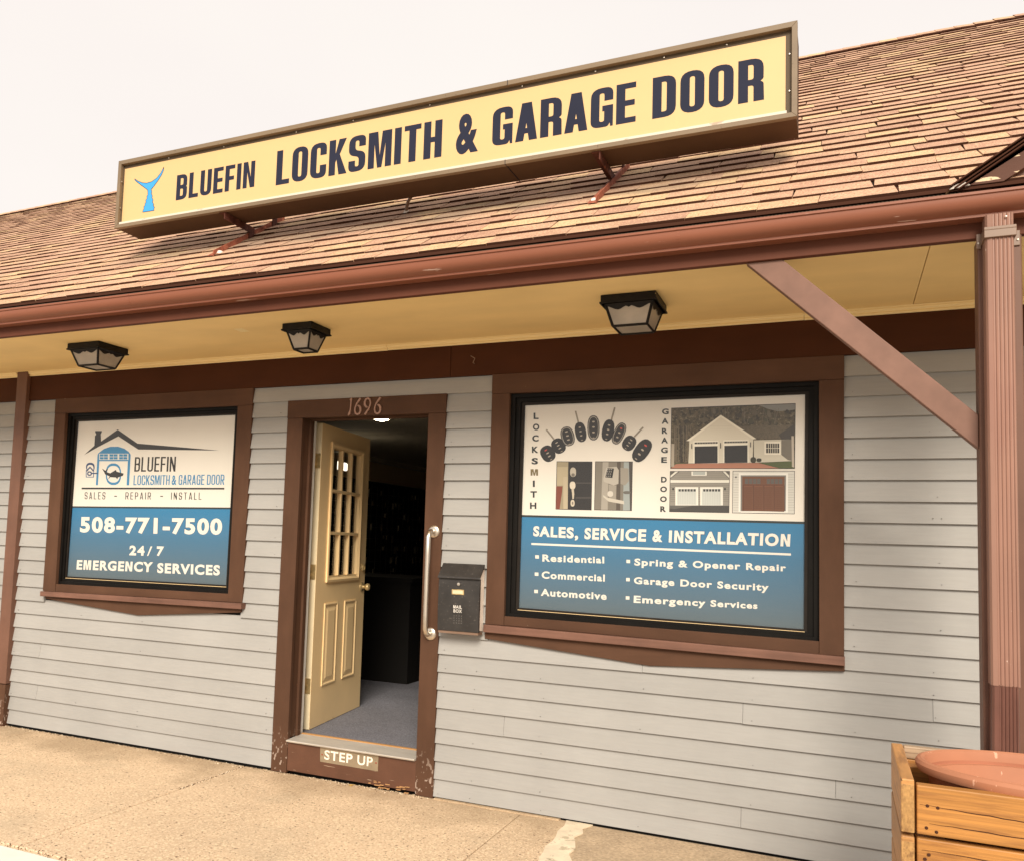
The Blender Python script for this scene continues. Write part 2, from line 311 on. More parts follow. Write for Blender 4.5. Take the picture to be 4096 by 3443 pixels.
# ------------------------------------------------------------------ lettering
def fillet(pts, seg=5):
    out = []; n = len(pts)
    for i in range(n):
        p = Vector(pts[i][:2]); r = pts[i][2] if len(pts[i]) > 2 else 0
        if r <= 0: out.append(tuple(p)); continue
        a = Vector(pts[i-1][:2])-p; b = Vector(pts[(i+1) % n][:2])-p
        la, lb = a.length, b.length; a.normalize(); b.normalize()
        ang = a.angle(b); d = min(r/math.tan(ang/2), la*.5, lb*.5)
        for k in range(seg+1):
            t = k/seg; out.append(tuple((p+a*d)*(1-t)**2+p*2*t*(1-t)+(p+b*d)*t*t))
    return out
def glyph(c, W, s, t):
    Ro = min(W*.52, .29); Ri = max(Ro-s*.72, .03)
    if c == ' ': return W*.55, []
    if c == 'I': return s, [[(0, 0), (0, 1), (s, 1), (s, 0)]]
    if c == '-': return W*.7, [[(0, .42), (0, .42+t), (W*.7, .42+t), (W*.7, .42)]]
    if c == 'L': return W*.86, [[(0, 0), (0, 1), (s, 1), (s, t), (W*.86, t), (W*.86, 0)]]
    if c == 'E': w_ = W*.86; return w_, [[(0, 0), (0, 1), (w_, 1), (w_, 1-t), (s, 1-t), (s, .5+t*.5), (w_*.94, .5+t*.5), (w_*.94, .5-t*.5), (s, .5-t*.5), (s, t), (w_, t), (w_, 0)]]
    if c == 'F': w_ = W*.84; return w_, [[(0, 0), (0, 1), (w_, 1), (w_, 1-t), (s, 1-t), (s, .5+t*.5), (w_*.92, .5+t*.5), (w_*.92, .5-t*.5), (s, .5-t*.5), (s, 0)]]
    if c == 'T': w_ = W*.94; return w_, [[(w_/2-s/2, 0), (w_/2-s/2, 1-t), (0, 1-t), (0, 1), (w_, 1), (w_, 1-t), (w_/2+s/2, 1-t), (w_/2+s/2, 0)]]
    if c == 'H': return W, [[(0, 0), (0, 1), (s, 1), (s, .5+t*.5), (W-s, .5+t*.5), (W-s, 1), (W, 1), (W, 0), (W-s, 0), (W-s, .5-t*.5), (s, .5-t*.5), (s, 0)]]
    if c == 'U': return W, [[(0, 1), (s, 1), (s, t, Ri), (W-s, t, Ri), (W-s, 1), (W, 1), (W, 0, Ro), (0, 0, Ro)]]
    if c == 'O': return W, [[(0, 0, Ro), (0, 1, Ro), (W, 1, Ro), (W, 0, Ro)], [(s, t, Ri), (s, 1-t, Ri), (W-s, 1-t, Ri), (W-s, t, Ri)]]
    if c == 'D': return W, [[(0, 0), (0, 1), (W, 1, Ro), (W, 0, Ro)], [(s, t), (s, 1-t), (W-s, 1-t, Ri), (W-s, t, Ri)]]
    if c == 'C': return W, [[(W, .64), (W, 1, Ro), (0, 1, Ro), (0, 0, Ro), (W, 0, Ro), (W, .36), (W-s, .36), (W-s, t, Ri), (s, t, Ri), (s, 1-t, Ri), (W-s, 1-t, Ri), (W-s, .64)]]
    if c == 'G': return W, [[(W, .66), (W, 1, Ro), (0, 1, Ro), (0, 0, Ro), (W-s*.6, 0, Ro*.8), (W-s*.35, .09), (W-s*.3, 0), (W, 0), (W, .54), (W*.52, .54), (W*.52, .54-t), (W-s, .54-t), (W-s, t, Ri), (s, t, Ri), (s, 1-t, Ri), (W-s, 1-t, Ri), (W-s, .66)]]
    if c == 'S': return W, [[(W, .69), (W, 1, Ro), (0, 1, Ro), (0, .48, Ro*.8), (W-s, .40, Ri), (W-s, t, Ri), (s, t, Ri), (s, .31), (0, .31), (0, 0, Ro), (W, 0, Ro), (W, .52, Ro*.8), (s, .60, Ri), (s, 1-t, Ri), (W-s, 1-t, Ri), (W-s, .69)]]
    if c == 'P': return W, [[(0, 0), (0, 1), (W, 1, Ro), (W, .40, Ro), (s, .40), (s, 0)], [(s, .40+t), (s, 1-t), (W-s, 1-t, Ri), (W-s, .40+t, Ri)]]
    if c == 'R' and s < .15: return W, [[(0, 0), (0, 1), (W, 1, Ro), (W, .42, Ro), (W*.70, .42), (W*1.03, 0), (W*1.03-s*1.1, 0), (W*.70-s*1.1, .42), (s, .42), (s, 0)], [(s, .42+t), (s, 1-t), (W-s, 1-t, Ri), (W-s, .42+t, Ri)]]
    if c == 'R': return W, [[(0, 0), (0, 1), (W, 1, Ro), (W, .50, Ro*.7), (W-.3*s, .455), (W, .41, Ro*.4), (W*1.02, 0), (W-s, 0), (W-s, .42-t*.3, .05), (s, .42-t*.3), (s, 0)], [(s, .42+t*.7), (s, 1-t), (W-s, 1-t, Ri), (W-s, .42+t*.7, Ri)]]
    if c == 'B': return W, [[(0, 0), (0, 1), (W*.98, 1, Ro), (W*.98, .54, Ro*.6), (W-.3*s, .51), (W, .48, Ro*.6), (W, 0, Ro)], [(s, 1-t), (W-s, 1-t, Ri), (W-s, .51+t*.5, Ri), (s, .51+t*.5)], [(s, .51-t*.5), (W-s, .51-t*.5, Ri), (W-s, t, Ri), (s, t)]]
    if c == 'N': return W, [[(0, 0), (0, 1), (s*1.02, 1), (W-s*.93, .40), (W-s*.93, 1), (W, 1), (W, 0), (W-s*1.02, 0), (s*.93, .60), (s*.93, 0)]]
    if c == 'M': w_ = W*1.36; return w_, [[(0, 0), (0, 1), (s*1.4, 1), (w_/2, .34), (w_-s*1.4, 1), (w_, 1), (w_, 0), (w_-s*.92, 0), (w_-s*.92, .66), (w_/2+.32*s, 0), (w_/2-.32*s, 0), (s*.92, .66), (s*.92, 0)]]
    if c == 'A':
        w_ = W*1.06; a = s*.6; k = w_/2-a; y1, y2 = .19, .19+t
        return w_, [[(0, 0), (k, 1), (w_-k, 1), (w_, 0), (w_-s, 0), (w_-s-k*y1, y1), (s+k*y1, y1), (s, 0)], [(s+k*y2, y2), (w_/2, min((w_/2-s)/k, .93)), (w_-s-k*y2, y2)]]
    if c == 'K': w_ = W*1.04; return w_, [[(0, 0), (0, 1), (s, 1), (s, .60), (w_-s*1.12, 1), (w_, 1), (s+(w_-s)*.40, .57), (w_+.03, 0), (w_-s*1.08, 0), (s+(w_-s)*.10, .43), (s, .35), (s, 0)]]
    return W, []
def fill(contours, name, mat, y, parent, yflip=False):
    """flat filled letters: contours in XZ, standing at depth y"""
    cu = bpy.data.curves.new(name, 'CURVE'); cu.dimensions = '2D'; cu.fill_mode = 'BOTH'
    for c in contours:
        sp = cu.splines.new('POLY'); sp.points.add(len(c)-1)
        for i, p in enumerate(c): sp.points[i].co = (p[0], p[1], 0, 1)
        sp.use_cyclic_u = True
    o = bpy.data.objects.new(name, cu); C.objects.link(o)
    dg = bpy.context.evaluated_depsgraph_get(); me = bpy.data.meshes.new_from_object(o.evaluated_get(dg))
    bpy.data.objects.remove(o); bpy.data.curves.remove(cu)
    for v in me.vertices: v.co = (v.co.x, y-abs(v.co.z), v.co.y)
    me.materials.clear(); return link(name, me, mat, parent)
def word(text, x0, x1, z0, z1, W=.5, s=.17, t=.13, gap=.07, f=None):
    """condensed caps laid out and scaled to a box; returns contours"""
    cs = []; x = 0
    for ch in text:
        w_, g_ = glyph(ch, W, s, t)
        for c in g_: cs.append([(x+px, pz) for px, pz in fillet(c)])
        x += w_+gap
    x -= gap; kx = (x1-x0)/x; kz = z1-z0
    return [[(x0+a*kx, z0+b*kz) for a, b in c] for c in cs]
def text_mesh(txt, off=0., spacing=1.):
    cu = bpy.data.curves.new('t', 'FONT'); cu.body = txt; cu.size = 1; cu.offset = off; cu.space_character = spacing; cu.resolution_u = 4
    o = bpy.data.objects.new('t', cu); C.objects.link(o)
    dg = bpy.context.evaluated_depsgraph_get(); me = bpy.data.meshes.new_from_object(o.evaluated_get(dg))
    bpy.data.objects.remove(o); bpy.data.curves.remove(cu); return me
ADV = {}
def adv(ch):
    if ch not in ADV:
        mi = max(v.co.x for v in text_mesh('I').vertices); ADV[ch] = max(v.co.x for v in text_mesh(ch+'I').vertices)-mi
    return ADV[ch]
def text_in(txt, name, mat, y, parent, quad, off=.03, spacing=1.05):
    """font text set letter by letter and fitted into a quad: TL, TR, BR, BL in (x, z)"""
    vs, fs, pen = [], [], 0
    for n, ch in enumerate(txt):
        if ch != ' ':
            k = len(vs)
            if ch in 'MN' and off > .01 and txt.upper() == txt:          # heavy caps that need clean joints
                im = text_mesh('I', off); y0_, y1_ = min(v.co.y for v in im.vertices), max(v.co.y for v in im.vertices); h_ = y1_-y0_
                W0 = {'M': .62, 'N': .74}[ch]; g_ = glyph(ch, W0, .13+off*2.6, .11+off*1.6)[1]
                o_ = fill([[(x*h_, z*h_+y0_) for x, z in fillet(c)] for c in g_], 'tmp', mat, 0, None); me = o_.data
                W_adv = max(v.co.x for v in me.vertices)+.075; vs += [(v.co.x+pen+.035, v.co.z, n % 2) for v in me.vertices]; bpy.data.objects.remove(o_)
            else:
                me = text_mesh(ch, off); vs += [(v.co.x+pen, v.co.y, n % 2) for v in me.vertices]
            fs += [tuple(k+i for i in p.vertices) for p in me.polygons]; bpy.data.meshes.remove(me)
        pen += (adv(ch) if not (ch in 'MN' and off > .01 and txt.upper() == txt) else W_adv)+(spacing-1)*.55+off*.9
    xs = [v[0] for v in vs]; ys = [v[1] for v in vs]
    a, b, c, d = min(xs), max(xs), min(ys), max(ys); f = quadmap([(a, d), (b, d), (b, c), (a, c)], quad)
    me = bpy.data.meshes.new(name); out = []
    for x, z, q in vs:
        px, pz = f(x, z); out.append((px, y-.00002*q, pz))
    me.from_pydata(out, [], fs); return link(name, me, mat, parent)

# ================================================================== THE GROUND
b = MB(); b.box(-400, 400, -400, 400, -.62, -.125); struct(b.build('unseen_parking_lot', M['asphalt']))
pav = struct(MB().box(-9.2, 3.2, -1.652, .3, -.30, -.022).build('pavement', M['dirt']))
xs = [-9.15, -7.26, -5.372, -3.487, -1.60]
for a_, b_ in zip(xs[:-1], xs[1:]): MB().box(a_+.004, b_-.004, -1.648, -.012, -.021, 0).build('slab', M['pave'], pav, bevel=.004)
def flatpoly(pts, z0, z1):
    q = MB(); n = len(pts); q.idx([(x, y, z0) for x, y in pts]+[(x, y, z1) for x, y in pts], [tuple(range(n)), tuple(range(2*n-1, n-1, -1))]+[(i, i+n, (i+1) % n+n, (i+1) % n) for i in range(n)]); return q
edgeL = [(-1.345, -.012), (-1.33, -.10), (-1.335, -.20), (-1.318, -.28), (-1.312, -.36), (-1.322, -.44), (-1.305, -.52), (-1.30, -.60), (-1.27, -.70), (-1.28, -.85), (-1.25, -1.0), (-1.26, -1.3), (-1.25, -1.648)]
edgeR = [(-1.20, -.012), (-1.235, -.09), (-1.21, -.16), (-1.235, -.24), (-1.205, -.32), (-1.18, -.40), (-1.19, -.48), (-1.15, -.56), (-1.13, -.66), (-1.12, -.85), (-1.10, -1.0), (-1.12, -1.3), (-1.10, -1.648)]
flatpoly([(-1.596, -.012)]+edgeL+[(-1.596, -1.648)], -.021, 0).build('slab', M['pave'], pav)
flatpoly(edgeL+edgeR[::-1], -.021, .003).build('mortar_patch', M['patch'], pav)
flatpoly([(.281, -.012)]+edgeR+[(.281, -1.648)], -.021, -.003).build('slab', M['pavegrey'], pav)
MB().box(.289, 3.15, -1.648, -.012, -.021, -.002).build('slab', M['pavegrey'], pav)
q = MB(); random.seed(3); x = -2.13; top = []; bot = []
while x < -1.36: top.append((x, -.004)); bot.append((x, -.032-random.random()*.008)); x += .03
flatpoly(top+bot[::-1], -.001, .006).build('mortar_strip', M['pave'], pav)
struct(MB().box(-9.2, 3.2, -1.86, -1.66, -.13, -.004).build('kerb', M['kerb'], bevel=.012))

# ================================================================== THE BUILDING
bld = thing('shop_building', 'single-storey shop with grey clapboards, brown trim and a long tan shingle roof', 'building')
def part(mb, name, mat, parent=None, **k): return mb.build(name, M[mat] if isinstance(mat, str) else mat, parent or bld, **k)
# sheathing behind the boards, with the door opening left free; the film windows are backed by it
q = MB(); q.box(-9, -3.20, .10, .17, -.1, 2.66); q.box(-2.235, 3, .10, .17, -.1, 2.66); q.box(-3.20, -2.235, .10, .17, 2.262, 2.66); q.box(-3.20, -2.235, .03, .17, -.1, .195)
for a_, b_ in ((-9, -5.31), (-3.66, -3.20), (-2.235, -1.76), (-.07, 3)): q.box(a_, b_, .004, .098, -.05, 2.64)
for a_, b_ in ((-5.308, -3.662), (-1.758, -.072)): q.box(a_, b_, .004, .098, -.05, 1.04); q.box(a_, b_, .004, .098, 2.37, 2.64)
part(q, 'wall', 'roomdark')
# clapboards -------------------------------------------------------
rows = [.018, .125, .225, .330, .425, .528, .632, .735, .838, .938, 1.038, 1.138, 1.240, 1.342, 1.445, 1.548, 1.650, 1.750, 1.850, 1.950, 2.050, 2.150, 2.252, 2.352, 2.449]
rowsR = [.014, .112, .212, .316, .402, .513, .618, .722, .825, .925, 1.018, 1.120, 1.225, 1.328, 1.430, 1.530, 1.632, 1.733, 1.836, 1.938, 2.040, 2.142, 2.243, 2.344, 2.449]
def board(x0, x1, z0, z1):
    dz = random.uniform(-.0015, .0015); z0 += dz; dy = random.uniform(-.001, .001)
    zt = z1+.012 if z1 < 2.4 else z1
    yt = -.0025
    q = MB(); q.prof([(-.0200+dy, z0), (-.004+dy, z0-.001), (.004, z0+.03), (.004, zt), (yt, zt)], x0, x1)
    q.build('siding_board', M['siding'], bld)
def course(segs, z0, z1):
    for a_, b_ in segs: board(a_, b_, z0, z1)
random.seed(11)
def joints(x0, x1, js):
    js = [x0]+[j for j in sorted(js) if x0 < j < x1]+[x1]; return [(a_+.0008, b_-.0008) for a_, b_ in zip(js[:-1], js[1:])]
for i in range(len(rows)-1):
    z0, z1 = rows[i], rows[i+1]
    js = {5: [-5.40], 2: [-5.405]}.get(i, [])
    segs = [(-8.2, -5.74)]
    if i < 8: segs += joints(-5.72, -3.262, js)
    elif i == 8 : segs += [(-5.72, -3.262)]
    elif i == 23: segs += [(-5.72, -5.39), (-3.58, -1.83)]
    else: segs += [(-5.72, -5.39), (-3.58, -3.262)]
    course(segs, z0, z1)
for i in range(len(rowsR)-1):
    z0, z1 = rowsR[i], rowsR[i+1]
    js = {6: [-.445], 1: [-.45], 7: [.39], 10: [1.0], 4: [.9, -1.72], 3: [-.02], 8: [-.95]}.get(i, [])
    if i < 9: segs = joints(-2.155, 2.2, js)
    elif i == 23: segs = [(.005, 2.2)]
    else: segs = [(-2.155, -1.83)]+joints(.005, 2.2, js)
    course(segs, z0, z1)
random.seed(44); q = MB()
for k, rw in enumerate((rows, rowsR)):
    for i, z0 in enumerate(rw[:-1]):
        for x in ([-5.66, -5.0, -4.42, -3.9, -3.33] if k == 0 else [-2.10, -1.90, -1.5, -.95, -.40, .06, .39, .42, 1.0]):
            x += random.uniform(-.012, .012); z = z0+.020+random.uniform(-.004, .004)
            if z > .9 and (-5.42 < x < -3.55 or -1.86 < x < .03): continue
            if random.random() < .62: continue
            r_ = random.uniform(.0012, .0024); q.box(x-r_, x+r_, -.0215, -.0165, z-r_*.7, z+r_*.7)
q.build('nail_head', simple('dull_nail_head', (.16, .15, .14), .7, .1), bld)['kind'] = 'stuff'
# frieze, crown, soffit ------------------------------------------------
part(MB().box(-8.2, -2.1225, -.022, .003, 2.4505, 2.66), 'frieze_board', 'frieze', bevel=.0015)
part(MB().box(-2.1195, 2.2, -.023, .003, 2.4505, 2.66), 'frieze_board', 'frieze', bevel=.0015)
cp = [(-.020, 2.637), (-.028, 2.637), (-.034, 2.641), (-.034, 2.646), (-.031, 2.648), (-.037, 2.651), (-.045, 2.656), (-.046, 2.662), (-.043, 2.664), (-.052, 2.668), (-.052, 2.6695), (-.020, 2.6695)]
for a_, b_, dz in ((-8.2, -5.82, -.002), (-5.69, -2.552, -.001), (-2.549, -.166, .0006), (-.164, 2.2, -.0006)):
    part(MB().prof([(y, z+dz*(z < 2.668)) for y, z in cp], a_, b_), 'crown_moulding', 'crown')
part(MB().box(-8.2, .3165, -.91, -.001, 2.6702, 2.682), 'soffit_panel', 'soffit')
part(MB().box(.3200, 2.2, -.91, -.001, 2.6712, 2.683), 'soffit_panel', 'soffit')
part(MB().prism([(-3.236, 0)]*0 or [(-3.24, 2.6695), (-3.18, 2.6695), (-3.18, 2.6702), (-3.24, 2.6702)], -.64, -.565), 'soffit_flake', 'crown')
part(MB().box(-8.2, 2.2, -.945, -.912, 2.6595, 2.87), 'fascia_board', 'fascia', bevel=.002)
# gutter ---------------------------------------------------------------
gp = [(-.9465, 2.835), (-.9465, 2.7195), (-1.0030, 2.7195), (-1.0030, 2.7300), (-1.0100, 2.7335), (-1.0220, 2.7385), (-1.0320, 2.7455), (-1.0395, 2.7550), (-1.0435, 2.7650), (-1.0450, 2.7760), (-1.0455, 2.7870), (-1.0515, 2.7895), (-1.0515, 2.799), (-1.0400, 2.7995), (-1.0400, 2.7970), (-1.0405, 2.765), (-1.0000, 2.737), (-.9500, 2.724), (-.9490, 2.835)]
g_ = part(MB().prof(gp, -8.2, 2.2), 'gutter', 'gutter', smooth=True); e_ = g_.modifiers.new('split', 'EDGE_SPLIT'); e_.split_angle = R(38)
for x in (-6.6, -3.66, -.62): part(MB().prof([(y-.0012 if y < -.96 else y, z) for y, z in gp[2:13]]+[(-1.02, 2.79), (-1.0, 2.735)], x, x+.012), 'gutter_seam', 'gutter')
part(MB().prof([(-1.040, 2.8000), (-.955, 2.842), (-.955, 2.838), (-1.038, 2.796)], -8.2, .41), 'gutter_guard', 'guard')
# posts and brace ---------------------------------------------------------
part(MB().box(-5.803, -5.692, -.052, -.002, .31, 2.6700), 'wall_post', 'post', bevel=.004)
part(MB().box(-5.806, -5.690, -.055, -.002, -.002, .305), 'post_base', 'trim', bevel=.004)
part(MB().box(.466, .606, -.950, -.862, -.002, 2.6585), 'porch_post', 'post', bevel=.005)
part(MB().prism([(-.356, 2.6590), (-.214, 2.6590), (.4655, 2.000), (.4655, 1.874)], -.930, -.888), 'brace', 'brace', bevel=.003)
# downspout with flutes, strap and crushed lower length
def corr(x0, x1, yf, yb, n=5):
    p = [(x0, yb), (x0, yf+.012), (x0+.006, yf+.003), (x0+.020, yf)]
    w_ = (x1-x0-.026)/n
    for i in range(n):
        a_ = x0+.020+i*w_; p += [(a_+w_*.25, yf+.004), (a_+w_*.55, yf+.004), (a_+w_*.8, yf)]
    p += [(x1-.003, yf+.004), (x1, yf+.012), (x1, yb)]; return p
def spout(x0, x1, yf, yb, z0, z1, dx=0, dxr=0):
    a_ = corr(x0, x1, yf, yb); c_ = corr(x0+dx, x1+dxr, yf+.003, yb); n = len(a_); q = MB()
    q.idx([(x, y, z1) for x, y in a_]+[(x, y, z0) for x, y in c_], [(i, i+n, (i+1) % n+n, (i+1) % n) for i in range(n)]+[tuple(range(n)), tuple(range(2*n-1, n-1, -1))]); return q
dsp = part(spout(.4815, .570, -1.030, -.953, 1.035, 2.716), 'downspout', 'downspout')
part(spout(.4855, .566, -1.0255, -.953, .03, 1.038, -.012, -.004), 'lower_pipe', Mat('darker_lower_downspout', (.17, .075, .055), .4, .4).var(.25, 9, (1, 1, .3)).done(), dsp)
q = MB(); q.box(.476, .5765, -1.037, -.951, 2.628, 2.668); q.box(.462, .478, -.9565, -.9505, 2.615, 2.672); q.box(.574, .600, -.9565, -.9505, 2.615, 2.672)
q.box(.476, .5765, -1.0385, -.951, 2.655, 2.660)
part(q, 'strap', 'strap', dsp, bevel=.002)
q = MB()
for x, y, z in ((.469, -.957, 2.635), (.592, -.957, 2.635), (.545, -1.033, 2.700)): q.lathe([(0, -.003), (.0035, -.002), (.004, 0)], (x, y, z), 'Y', 8)
part(q, 'screw', 'steel', dsp)

# ================================================================== ROOF
Y0, Z0, SL = -.98, 2.845, math.atan(.70)
UP = Vector((0, math.cos(SL), math.sin(SL))); NRM = Vector((0, -math.sin(SL), math.cos(SL)))
EXP = .1487
def stretch(x): return (5.68+.0565*(min(x, .9)-.9))/5.65
def roofp(x, s, h=0): return Vector((x, Y0, Z0))+UP*s*(stretch(x) if s > 0 else 1)+NRM*h
roof = empty('roof', bld)
q = MB(); q.idx([roofp(x, s, h) for x in (-13.5, 3) for s in (.01, 5.62) for h in (-.03, -.002)], [(0, 1, 3, 2), (4, 6, 7, 5), (0, 4, 5, 1), (2, 3, 7, 6), (0, 2, 6, 4), (1, 5, 7, 3)])
part(q, 'roof_deck', 'deck', roof)
def wedge(th, bev):
    """one shingle tab: unit width, .17 long, thick butt towards the eave"""
    L_ = EXP+.028; a_ = bev
    v = [(0, 0, 0), (1, 0, 0), (1, 0, th), (0, 0, th), (a_, L_, -.001), (1-a_, L_, -.001), (1-a_, L_, .004), (a_, L_, .004)]
    return v, [(3, 2, 6, 7), (0, 4, 5, 1), (0, 3, 7, 4), (1, 5, 6, 2), (4, 7, 6, 5)], [(0, 1, 2, 3)]
VAR = [(th, bv) for th in (.0125, .0135, .0160, .0170) for bv in (0, .03, -.03)]
vm = []
for th, bv in VAR:
    v, f1, f2 = wedge(th, bv); me = bpy.data.meshes.new('shingle'); me.from_pydata(v, [], f1+f2)
    for i, p in enumerate(me.polygons): p.material_index = 1 if i >= len(f1) else 0
    me.materials.append(M['shingle']); me.materials.append(M['shedge']); vm.append(me)
random.seed(21); pieces = []
def cam_px(p):
    d = p-CAM; z = d.dot(fwd); return (1859.87+3366.34*d.dot(right)/z)/4, (1922.57+3366.34*d.dot(down)/z)/4, z
for k in range(38):
    s = k*EXP; f = k/38; x = -8.3-4.6*f+random.random()*.2; xe = 1.9+.3*f; hi = random.random() < .5
    while x < xe:
        w_ = random.choice([.12, .16, .20, .22, .25, .28, .31])*random.uniform(.92, 1.08)
        hi = (not hi) if random.random() < .8 else hi
        s_ = s+random.uniform(-.003, .003)+(0 if not hi else -.001)
        pieces.append((x, s_, w_-.003, (6 if hi else 0)+random.randrange(6), k)); x += w_
def score(p):
    c_ = roofp(p[0]+p[2]/2, p[1]+.07); u, v_, z = cam_px(c_)
    if not (-8 < u < 1032 and -8 < v_ < 868) or (c_.x > .45 and p[1] < .35): return 0
    return p[2]*EXP*abs((c_-CAM).normalized().dot(NRM))/z/z
pieces.sort(key=score, reverse=True)
def frame(p):
    x, s_, w_, vi, k = p; o_ = roofp(x, s_, .001); e_ = roofp(x+w_, s_, .001); ax = (e_-o_).normalized(); n_ = NRM; uy = n_.cross(ax).normalized()
    tl = random.uniform(-.004, .004); uy = (uy+n_*tl).normalized(); n2 = ax.cross(uy).normalized()
    return Matrix(((ax.x*w_, uy.x, n2.x, o_.x), (ax.y*w_, uy.y, n2.y, o_.y), (ax.z*w_, uy.z, n2.z, o_.z), (0, 0, 0, 1)))
for p in pieces[:300]:
    o = bpy.data.objects.new('shingle', vm[p[3]]); C.objects.link(o); o.parent = roof; o.matrix_local = frame(p)
q = MB()
for p in pieces[300:]:
    mt = frame(p); v, f1, f2 = wedge(*VAR[p[3]]); n0 = len(q.v); q.v += [tuple(mt @ Vector(a_)) for a_ in v]
    for f in f1: q.f.append(tuple(n0+i for i in f)); q.mi.append(0)
    for f in f2: q.f.append(tuple(n0+i for i in f)); q.mi.append(1)
o = q.build('shingle_field', [M['shingles'], M['shedge']], roof, recalc=False); o['kind'] = 'stuff'
# drip course under the first row
part(MB().prof([(Y0+.004, Z0-.010), (Y0-.010, Z0-.012), (Y0-.010, Z0-.001), (Y0+.10, Z0+.077)], -8, 1.5), 'starter_strip', 'shedge', roof)
# ridge caps
def capmesh():
    q = MB(); L_ = .19
    for sgn in (-1, 1): pass
    a_ = .16; th = .011
    pr = [(-a_*math.cos(SL), -a_*math.sin(SL)), (0, 0), (a_*.9, -a_*.55)]
    v = []
    for x, lift in ((0, .012), (L_, .002)):
        for y, z in pr: v.append((x, y, z+lift+th))
        for y, z in pr: v.append((x, y, z+lift))
    q.idx(v, [(0, 1, 7, 6), (1, 2, 8, 7)], 0); q.idx(v, [(3, 9, 10, 4), (4, 10, 11, 5), (0, 3, 4, 1), (1, 4, 5, 2), (0, 6, 9, 3), (2, 5, 11, 8), (6, 7, 10, 9), (7, 8, 11, 10)], 1); return q.mesh('ridge_shingle', recalc=False)
cm = capmesh(); cm.materials.append(M['shingle']); cm.materials.append(M['shedge'])
x = -13.0
while x < 2.6:
    p_ = roofp(x, 5.655, .012); p2 = roofp(x+.148, 5.655, .012); o = bpy.data.objects.new('ridge_shingle', cm); C.objects.link(o); o.parent = roof
    o.location = p_; o.rotation_euler = (0, -math.atan2(p2.z-p_.z, p2.x-p_.x), 0); x += .148
# back slope so that the attic is closed
q = MB(); a1, a2 = roofp(-13.5, 5.63), roofp(3, 5.63)
q.face([a1, a2, (3, 8.4, 2.7), (-13.5, 8.4, 2.7)]); part(q, 'back_slope', 'deck', roof)
# cross gable at the right ------------------------------------------------
gab = empty('gable', bld)
gs = .665; gx0, gz0 = .425, 2.852
def gz(x): return gz0+(x-gx0)*gs
part(MB().prism([(.40, 2.838), (2.2, 2.838), (2.2, gz(2.2)-.10), (.47, gz(.47)-.075)], -.965, -.947), 'gable_wall', 'post', gab)
part(MB().prism([(.418, 2.846), (.545, 2.846), (2.2, gz(2.2)-.125), (2.2, gz(2.2)-.012), (.425, gz(.425)-.010)], -.995, -.966), 'rake_board', Mat('peeling_brown_rake', (.10, .045, .03), .6, .15).var(.12, 5).spots((.72, .55, .36), 13, .605, .015, 1, (.45, 1, 2.2), off=5.5).bump(40, .0015, .4).done(), gab, bevel=.002)
for i in range(3): part(MB().prism([(.400-.012*i, gz(.400)-.006+.008*i), (2.2, gz(2.2)-.010+.008*i), (2.2, gz(2.2)-.004+.008*i), (.400-.012*i, gz(.400)+.0*i+.0+.008*i)], -1.012+.006*(i % 2), -.2), 'rake_shingle_layer', 'shedge', gab)
q = MB(); q.idx([(.36, -1.0, gz(.36)+.018), (2.2, -1.0, gz(2.2)+.018), (2.2, 1.6, gz(2.2)+.018), (.36, -.95, gz(.36)+.018)], [(0, 1, 2, 3)]); part(q, 'gable_slope', 'shingles', gab)
part(MB().prism([(.372, 2.838), (.440, 2.846), (.420, 2.862), (.385, 2.850)], -1.0, -.97), 'valley_flashing', 'caulk', gab)

